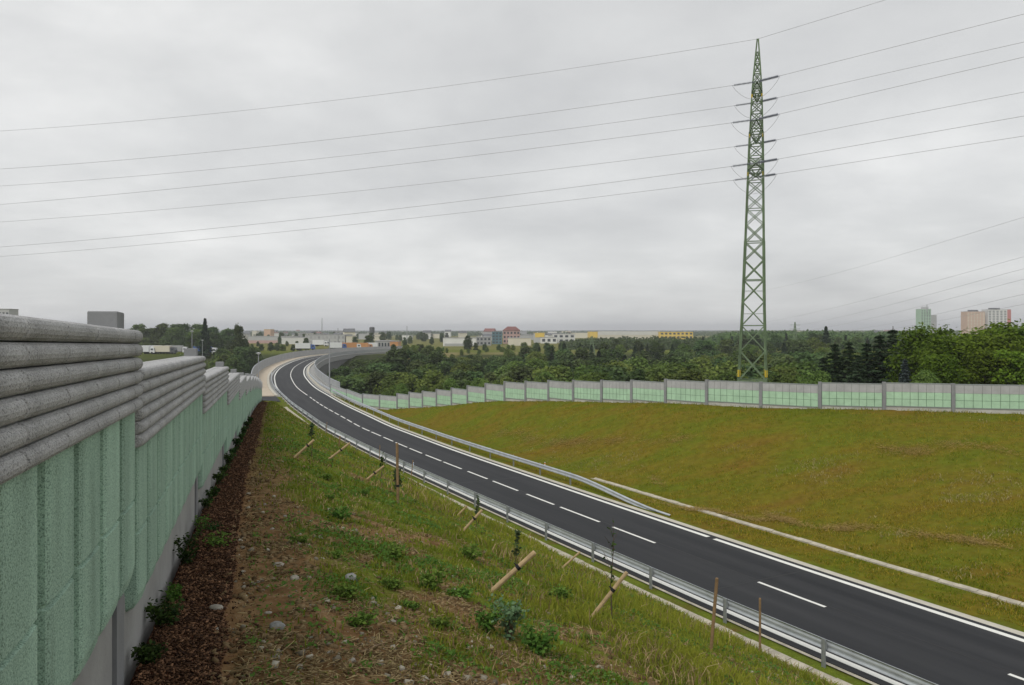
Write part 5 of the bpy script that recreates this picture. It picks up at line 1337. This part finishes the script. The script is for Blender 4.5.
# left side: sheds and the far building with an antenna
house('shed', 'long pale roofed shed beyond the left wall, left one of two', 128, 164, 335.5, 560, 'b_cream', 22, kind='gable', roof='b_white', roof_h=1.6)
house('shed', 'long pale roofed shed beyond the left wall, right one of two', 165, 188, 336.5, 545, 'b_cream', 22, kind='gable', roof='b_white', roof_h=1.6)
a = house('apartment_building', 'distant grey flat roofed block with antenna at the far left edge', -42, 9, 309.2, 420, 'b_grey', 8, -10.3, rows=5, cols=14)
MB().tube([(2, -6, 20), (2, -6, 24.5)], .12, 5).build('antenna', M['lampgrey'], a)
house('warehouse', 'long dark low hall with brown facade, left of the bridge below the skyline', 248, 292, 336.5, 640, 'b_grey', 24, band=('b_pink', .0, .45, .0, 1.0))
house('warehouse', 'white flat hall behind the round tree left of the bridge', 280, 316, 337.6, 600, 'b_white', 24)
house('warehouse', 'orange topped building on the skyline left of the bridge', 264, 270.5, 329.5, 900, 'b_orange', 14, roof='b_yellow')
house('warehouse', 'big grey hall with white front above the bridge end', 305, 345, 334.8, 560, 'b_grey', 26, rows=2, cols=10, wmat='b_roofgrey')
house('warehouse', 'tan building with flat roof behind the orange lorry', 346, 353, 336, 560, 'b_cream', 14)
house('warehouse', 'pale hall with orange right end next to parked lorries', 375, 390, 341.0, 445, 'b_grey', 16, rows=1, cols=5)
house('warehouse', 'orange brick building at the right end of the pale hall', 390, 398, 341.5, 443, 'truck_orange', 12)
tn = random.Random(77); tg = 'small distant town buildings on the skyline'; first = {}
for i in range(170):
    px = tn.uniform(140, 600) if i < 150 else tn.uniform(700, 900); Y = tn.uniform(800, 2600); hh = tn.uniform(4, 8) if tn.random() < .85 else tn.uniform(8, 11)
    X = (px - CXP) * Y / F; k = tn.choice(['b_white', 'b_grey', 'b_cream', 'b_white', 'b_roofgrey']); gk = tn.random() < .4; key = (k, gk)
    if key not in first:
        t = thing('town_building', 'small pale building of the distant town along the skyline', 'building', (0, 0, 0), 0, tg)
        MB().box((0, 0, .5), (1, 1, 1)).build('wall', M[k], t)
        if gk: MB().add([(-.52, -.55, 1), (.52, -.55, 1), (.52, .55, 1), (-.52, .55, 1), (-.52, 0, 1.4), (.52, 0, 1.4)], [(0, 1, 5, 4), (2, 3, 4, 5), (0, 4, 3), (1, 2, 5), (0, 3, 2, 1)]).build('roof', M['b_dark' if k != 'b_grey' else 'b_red'], t)
        else: MB().box((0, 0, 1.02), (1.03, 1.03, .04)).build('roof', M['b_roofgrey'], t)
        first[key] = t; o = t
    else: o = copy_tree(first[key])
    o.location = (X, Y, -10.3); o.scale = (tn.uniform(9, 34) if not gk else tn.uniform(8, 13), tn.uniform(9, 18), hh); o.rotation_euler = (0, 0, tn.uniform(-.3, .3))

# ------------------------------------------------------------------ LORRIES AND CARS
def lorry(label, px, Y, ang, body, cab, ln=9.0, z=-10.15, group=None):
    p = P(px, 400, Y); t = thing('lorry', label, 'lorry', (p.x, Y, z), ang, group)
    MB().box((0, 0, 2.35), (ln, 2.5, 2.7)).build('cargo_box', M[body], t); MB().box((0, 0, .85), (ln + 2.6, 1.0, .28)).build('chassis', M['b_dark'], t)
    cb = MB(); x0 = ln / 2 + .25
    cb.add([(x0, -1.2, .6), (x0 + 2.1, -1.2, .6), (x0 + 2.1, -1.2, 1.7), (x0 + 1.8, -1.2, 2.9), (x0, -1.2, 3.1), (x0, 1.2, .6), (x0 + 2.1, 1.2, .6), (x0 + 2.1, 1.2, 1.7), (x0 + 1.8, 1.2, 2.9), (x0, 1.2, 3.1)],
           [(0, 1, 2, 3, 4), (9, 8, 7, 6, 5), (0, 5, 6, 1), (1, 6, 7, 2), (2, 7, 8, 3), (3, 8, 9, 4), (4, 9, 5, 0)])
    cab_o = cb.build('cab', M[cab], t); MB().add([(x0 + 2.13, -1.05, 1.75), (x0 + 2.13, 1.05, 1.75), (x0 + 1.85, 1.05, 2.75), (x0 + 1.85, -1.05, 2.75)], [(0, 1, 2, 3)]).build('windscreen', M['glass'], cab_o)
    MB().box((x0 + 1.0, -1.22, 2.1), (1.0, .05, .7)).build('side_window', M['glass'], cab_o)
    for x in (-ln / 2 + 1.0, -ln / 2 + 2.2, x0 + 1.0):
        for s in (-1, 1): MB().tube([(x, s * 1.22, .5), (x, s * .95, .5)], .5, 14).build('wheel', M['tyre'], t)
    return t
lorry('orange box lorry parked at the end of the bridge, leftmost of the orange ones', 348.5, 405, .25, 'truck_orange', 'truck_white', 8.0, z=-9.7)
lorry('second orange box lorry, darker and lower, right behind the first', 360, 425, .1, 'truck_orange', 'truck_orange', 9.0)
lorry('blue and white lorry standing left of the orange lorries', 336, 400, .2, 'truck_white', 'truck_blue', 6.0, z=-9.6)
lorry('white lorry with boxy body far left of the orange ones, by the town trees', 319, 455, -.2, 'truck_white', 'truck_white', 7.0, z=-9.0)
lorry('low blue sided lorry left of the bridge end, beyond the grey parapet', 303, 400, .15, 'truck_white', 'truck_blue', 7.5, z=-9.9)
lorry('white lorry parked by the grey hall at the right of the lorry row', 372, 432, 3.3, 'truck_white', 'truck_white', 6.0)
for px, Y, a, b_, c_, lab in [(141, 345, .1, 'truck_white', 'truck_white', 'white lorry parked beyond the left wall, farthest left of the row'), (152, 350, .2, 'truck_white', 'truck_orange', 'white lorry with orange cab in the row beyond the left wall'), (163, 346, -.1, 'b_cream', 'b_dark', 'cream box lorry with dark cab in the middle of the row beyond the left wall'),
                              (174, 352, .1, 'b_grey', 'truck_white', 'grey lorry at the right part of the row beyond the left wall'), (203, 340, .05, 'truck_blue', 'truck_white', 'dark blue lorry beside the street lamp beyond the left wall')]:
    lorry(lab, px, Y, a, b_, c_, 7.5, z=hz((px - CXP) / F * Y, Y))

# beige garden wall behind the long wall at far right
gw_ = thing('garden_wall', 'low beige garden wall behind the long noise wall at far right', 'wall', (44, 64, hz(44, 64)))
for k in range(4):
    x0 = -5.0 + k * 6; MB().box((x0 + 2.95, -k * .5, 1.1), (5.7, .18, 2.3 + .1 * (k % 2))).build('wall_panel', M['b_cream'], gw_); MB().box((x0 + 5.9, -k * .5, 1.2), (.3, .3, 2.6)).build('pillar', M['sill'], gw_)

# ------------------------------------------------------------------ FAR WOODS AND HILLS
def hills(name, Y, zf, x0, x1, depth, m):
    n = 160; X = np.linspace(x0, x1, n); prof = [(-depth / 2, 0), (-depth * .3, .55), (-depth * .1, .95), (depth * .15, 1.0), (depth / 2, 0)]
    V = []; 
    for x in X:
        hgt = zf(x)
        for dy, f in prof: V.append((x, Y + dy, -10.6 + f * (hgt + 10.6)))
    k = len(prof); Fq = [(i * k + j, (i + 1) * k + j, (i + 1) * k + j + 1, i * k + j + 1) for i in range(n - 1) for j in range(k - 1)]
    o = np_mesh(name, np.array(V), np.array(Fq), m, smooth=True); o['kind'] = 'structure'; return o
M['hill'] = mat('wooded_hill', (0.035, 0.055, 0.028), 0.95, 0.35, 0.01)
hills('hills', 5200, lambda x: -1.0 + 7.0 * float(fbm(np.array([x]), np.array([0.0]), .0012, 5)[0]) + 3 * float(fbm(np.array([x]), np.array([9.0]), .008, 6)[0]), -5200, 5200, 1100, M['hill'])
# far woods that read as one mass: many leaf clumps, one object each
def far_wood(name, n, gen, leaf, m):
    c, nn, sz = gen(n); o = leaves(name, c, nn, sz * leaf, m, np.clip(RNG.random(n) * .8 + .2 * RNG.random(n), 0, 1), None, 1.3); o['kind'] = 'stuff'; return o
def wood_band(x0, x1, Y0, Y1, zt):
    def gen(n):
        Y = RNG.uniform(Y0, Y1, n); px = RNG.uniform(x0, x1, n); X = (px - CXP) / F * Y
        cell = 8.0; jx = vnoise(X / cell, Y / cell, 3); jz = vnoise(X / 3.0, Y / 3.0, 8)
        top = zt(px, Y) + (jx - .5) * 5 + (jz - .5) * 2.5
        f = 1 - RNG.random(n) ** 1.6 * .75
        Z = -10.3 + (top + 10.3) * f
        nn = RNG.normal(size=(n, 3)) * .5 + np.array([0, -.4, .8]); return np.stack([X, Y, Z], 1), nn, (0.6 + .8 * RNG.random(n))
    return gen
far_wood('distant_wood', 26000, wood_band(700, 905, 430, 760, lambda px, Y: np.interp(px, [700, 760, 830, 905], [-4.5, -2.8, -3, -3.5]) + (Y - 430) * .004 - 5 * sst(730, 700, px)), 1.5, M['leaf_dark'])
far_wood('distant_wood', 14000, wood_band(560, 705, 430, 620, lambda px, Y: -7.4 + (Y - 430) * .004 - 3 * sst(590, 562, px)), 1.4, M['leaf_dark'])
far_wood('distant_wood', 16000, wood_band(225, 720, 1500, 2600, lambda px, Y: -6.0 + (Y - 1500) * .0045 + px * 0), 3.4, M['leaf_dark'])
far_wood('distant_wood', 12000, wood_band(690, 960, 1500, 2600, lambda px, Y: -3.5 + (Y - 1500) * .004 - 4 * sst(740, 692, px)), 3.6, M['leaf_dark'])

# scrub on the tan field
fg = 'low bushes on the tan field'
for i in range(34):
    px = tr_.uniform(425, 560); Y = tr_.uniform(285, 410); plant('light', px, Y, 331 + 780 * 8.2 / Y, 'low bush on the tan field before the white halls', fg, hmin=1.6, hmax=2.6)

# ------------------------------------------------------------------ HAZE
hx = MB(); hx.box((0, 3500, 50), (16000, 9400, 160)); hzo = hx.build('haze', None) if False else None
mh = bpy.data.materials.new('haze'); mh.use_nodes = True; nt = mh.node_tree
for n_ in list(nt.nodes):
    if n_.type != 'OUTPUT_MATERIAL': nt.nodes.remove(n_)
pv = nt.nodes.new('ShaderNodeVolumePrincipled'); pv.inputs['Color'].default_value = (.93, .95, 1.0, 1); pv.inputs['Density'].default_value = 0.00021; pv.inputs['Anisotropy'].default_value = 0.2
nt.links.new(pv.outputs['Volume'], nt.nodes['Material Output'].inputs['Volume'])
hb = MB().box((0, 3500, 12.5), (13600, 8600, 85)); ho = hb.build('haze', mh); ho['kind'] = 'stuff'

# ------------------------------------------------------------------ CAMERA, SKY, LIGHT
cam = bpy.data.cameras.new('camera'); co = bpy.data.objects.new('camera', cam); C.objects.link(co)
co.location = (0, 0, 0); co.rotation_euler = (math.radians(90), 0, 0)
cam.sensor_width = 36.0; cam.lens = 36.0 * F / 1024.0; cam.shift_y = -11.5 / 1024.0
cam.clip_start = 0.05; cam.clip_end = 20000
SC.camera = co

SUN_EL, SUN_AZ = 48.0, 215.0          # sun behind the cloud, behind and to the left of the viewer
w = bpy.data.worlds.new('World'); SC.world = w; w.use_nodes = True
N = w.node_tree.nodes; L = w.node_tree.links
bg = N['Background']; bg.inputs['Strength'].default_value = 0.1
sky = N.new('ShaderNodeTexSky'); sky.sky_type = 'NISHITA'; sky.sun_disc = False
sky.sun_elevation = math.radians(SUN_EL); sky.sun_rotation = math.radians(SUN_AZ)
tc = N.new('ShaderNodeTexCoord'); sp = N.new('ShaderNodeSeparateXYZ'); L.new(tc.outputs['Generated'], sp.inputs[0])
def math_n(op, a, b=None, c=None):
    n = N.new('ShaderNodeMath'); n.operation = op
    for i, v in enumerate((a, b, c)):
        if v is None: continue
        if isinstance(v, (int, float)): n.inputs[i].default_value = v
        else: L.new(v, n.inputs[i])
    return n.outputs[0]
zc = math_n('ADD', math_n('MAXIMUM', sp.outputs['Z'], 0.0), 0.2)       # cloud layer seen in perspective
u = math_n('DIVIDE', sp.outputs['X'], zc); v = math_n('DIVIDE', sp.outputs['Y'], zc)
cb = N.new('ShaderNodeCombineXYZ'); L.new(u, cb.inputs[0]); L.new(v, cb.inputs[1])
def cloud(sc, det, rough, dist, off):
    mp = N.new('ShaderNodeMapping'); mp.inputs['Location'].default_value = off; L.new(cb.outputs[0], mp.inputs['Vector'])
    n = N.new('ShaderNodeTexNoise'); n.inputs['Scale'].default_value = sc; n.inputs['Detail'].default_value = det; n.inputs['Roughness'].default_value = rough; n.inputs['Distortion'].default_value = dist
    L.new(mp.outputs[0], n.inputs['Vector']); return n.outputs['Fac']
n1 = cloud(0.42, 4, 0.5, 0.0, (3.1, 1.7, 0)); n2 = cloud(1.5, 7, 0.58, 0.15, (0.4, 5.2, 0))
mixv = math_n('ADD', math_n('MULTIPLY', n1, 0.62), math_n('MULTIPLY', n2, 0.38))
rp = N.new('ShaderNodeValToRGB'); e = rp.color_ramp.elements
e[0].position = 0.34; e[0].color = (4.95, 5.0, 5.05, 1); e[1].position = 0.66; e[1].color = (8.4, 8.4, 8.3, 1)
k = e.new(0.50); k.color = (6.35, 6.4, 6.38, 1)
dt = N.new('ShaderNodeVectorMath'); dt.operation = 'DOT_PRODUCT'; dt.inputs[1].default_value = (-0.40, 0.80, 0.45)
L.new(tc.outputs['Generated'], dt.inputs[0])                             # the cloud is thinner towards the upper left
glow = math_n('POWER', math_n('MAXIMUM', dt.outputs['Value'], 0.0), 10.0)
mixv = math_n('ADD', mixv, math_n('MULTIPLY_ADD', glow, 0.17, -0.035))
L.new(mixv, rp.inputs['Fac'])
mx = N.new('ShaderNodeMix'); mx.data_type = 'RGBA'; mx.inputs['Factor'].default_value = 0.95
L.new(sky.outputs[0], mx.inputs['A']); L.new(rp.outputs['Color'], mx.inputs['B'])
L.new(mx.outputs['Result'], bg.inputs['Color'])

sl = bpy.data.lights.new('sun', 'SUN'); sl.energy = 1.5; sl.angle = math.radians(25); sl.color = (1.0, 0.97, 0.92)
so = bpy.data.objects.new('sun', sl); C.objects.link(so)
d = Vector((math.sin(math.radians(SUN_AZ)) * math.cos(math.radians(SUN_EL)), math.cos(math.radians(SUN_AZ)) * math.cos(math.radians(SUN_EL)), math.sin(math.radians(SUN_EL))))
so.rotation_euler = d.to_track_quat('Z', 'Y').to_euler()

vs = SC.view_settings
vs.view_transform = 'Standard'; vs.look = 'None'; vs.exposure = 0.22; vs.gamma = 1.0; vs.use_curve_mapping = False
SC.cycles.use_denoising = True
SC.cycles.max_bounces = 6; SC.cycles.diffuse_bounces = 3; SC.cycles.transparent_max_bounces = 8; SC.cycles.volume_bounces = 0
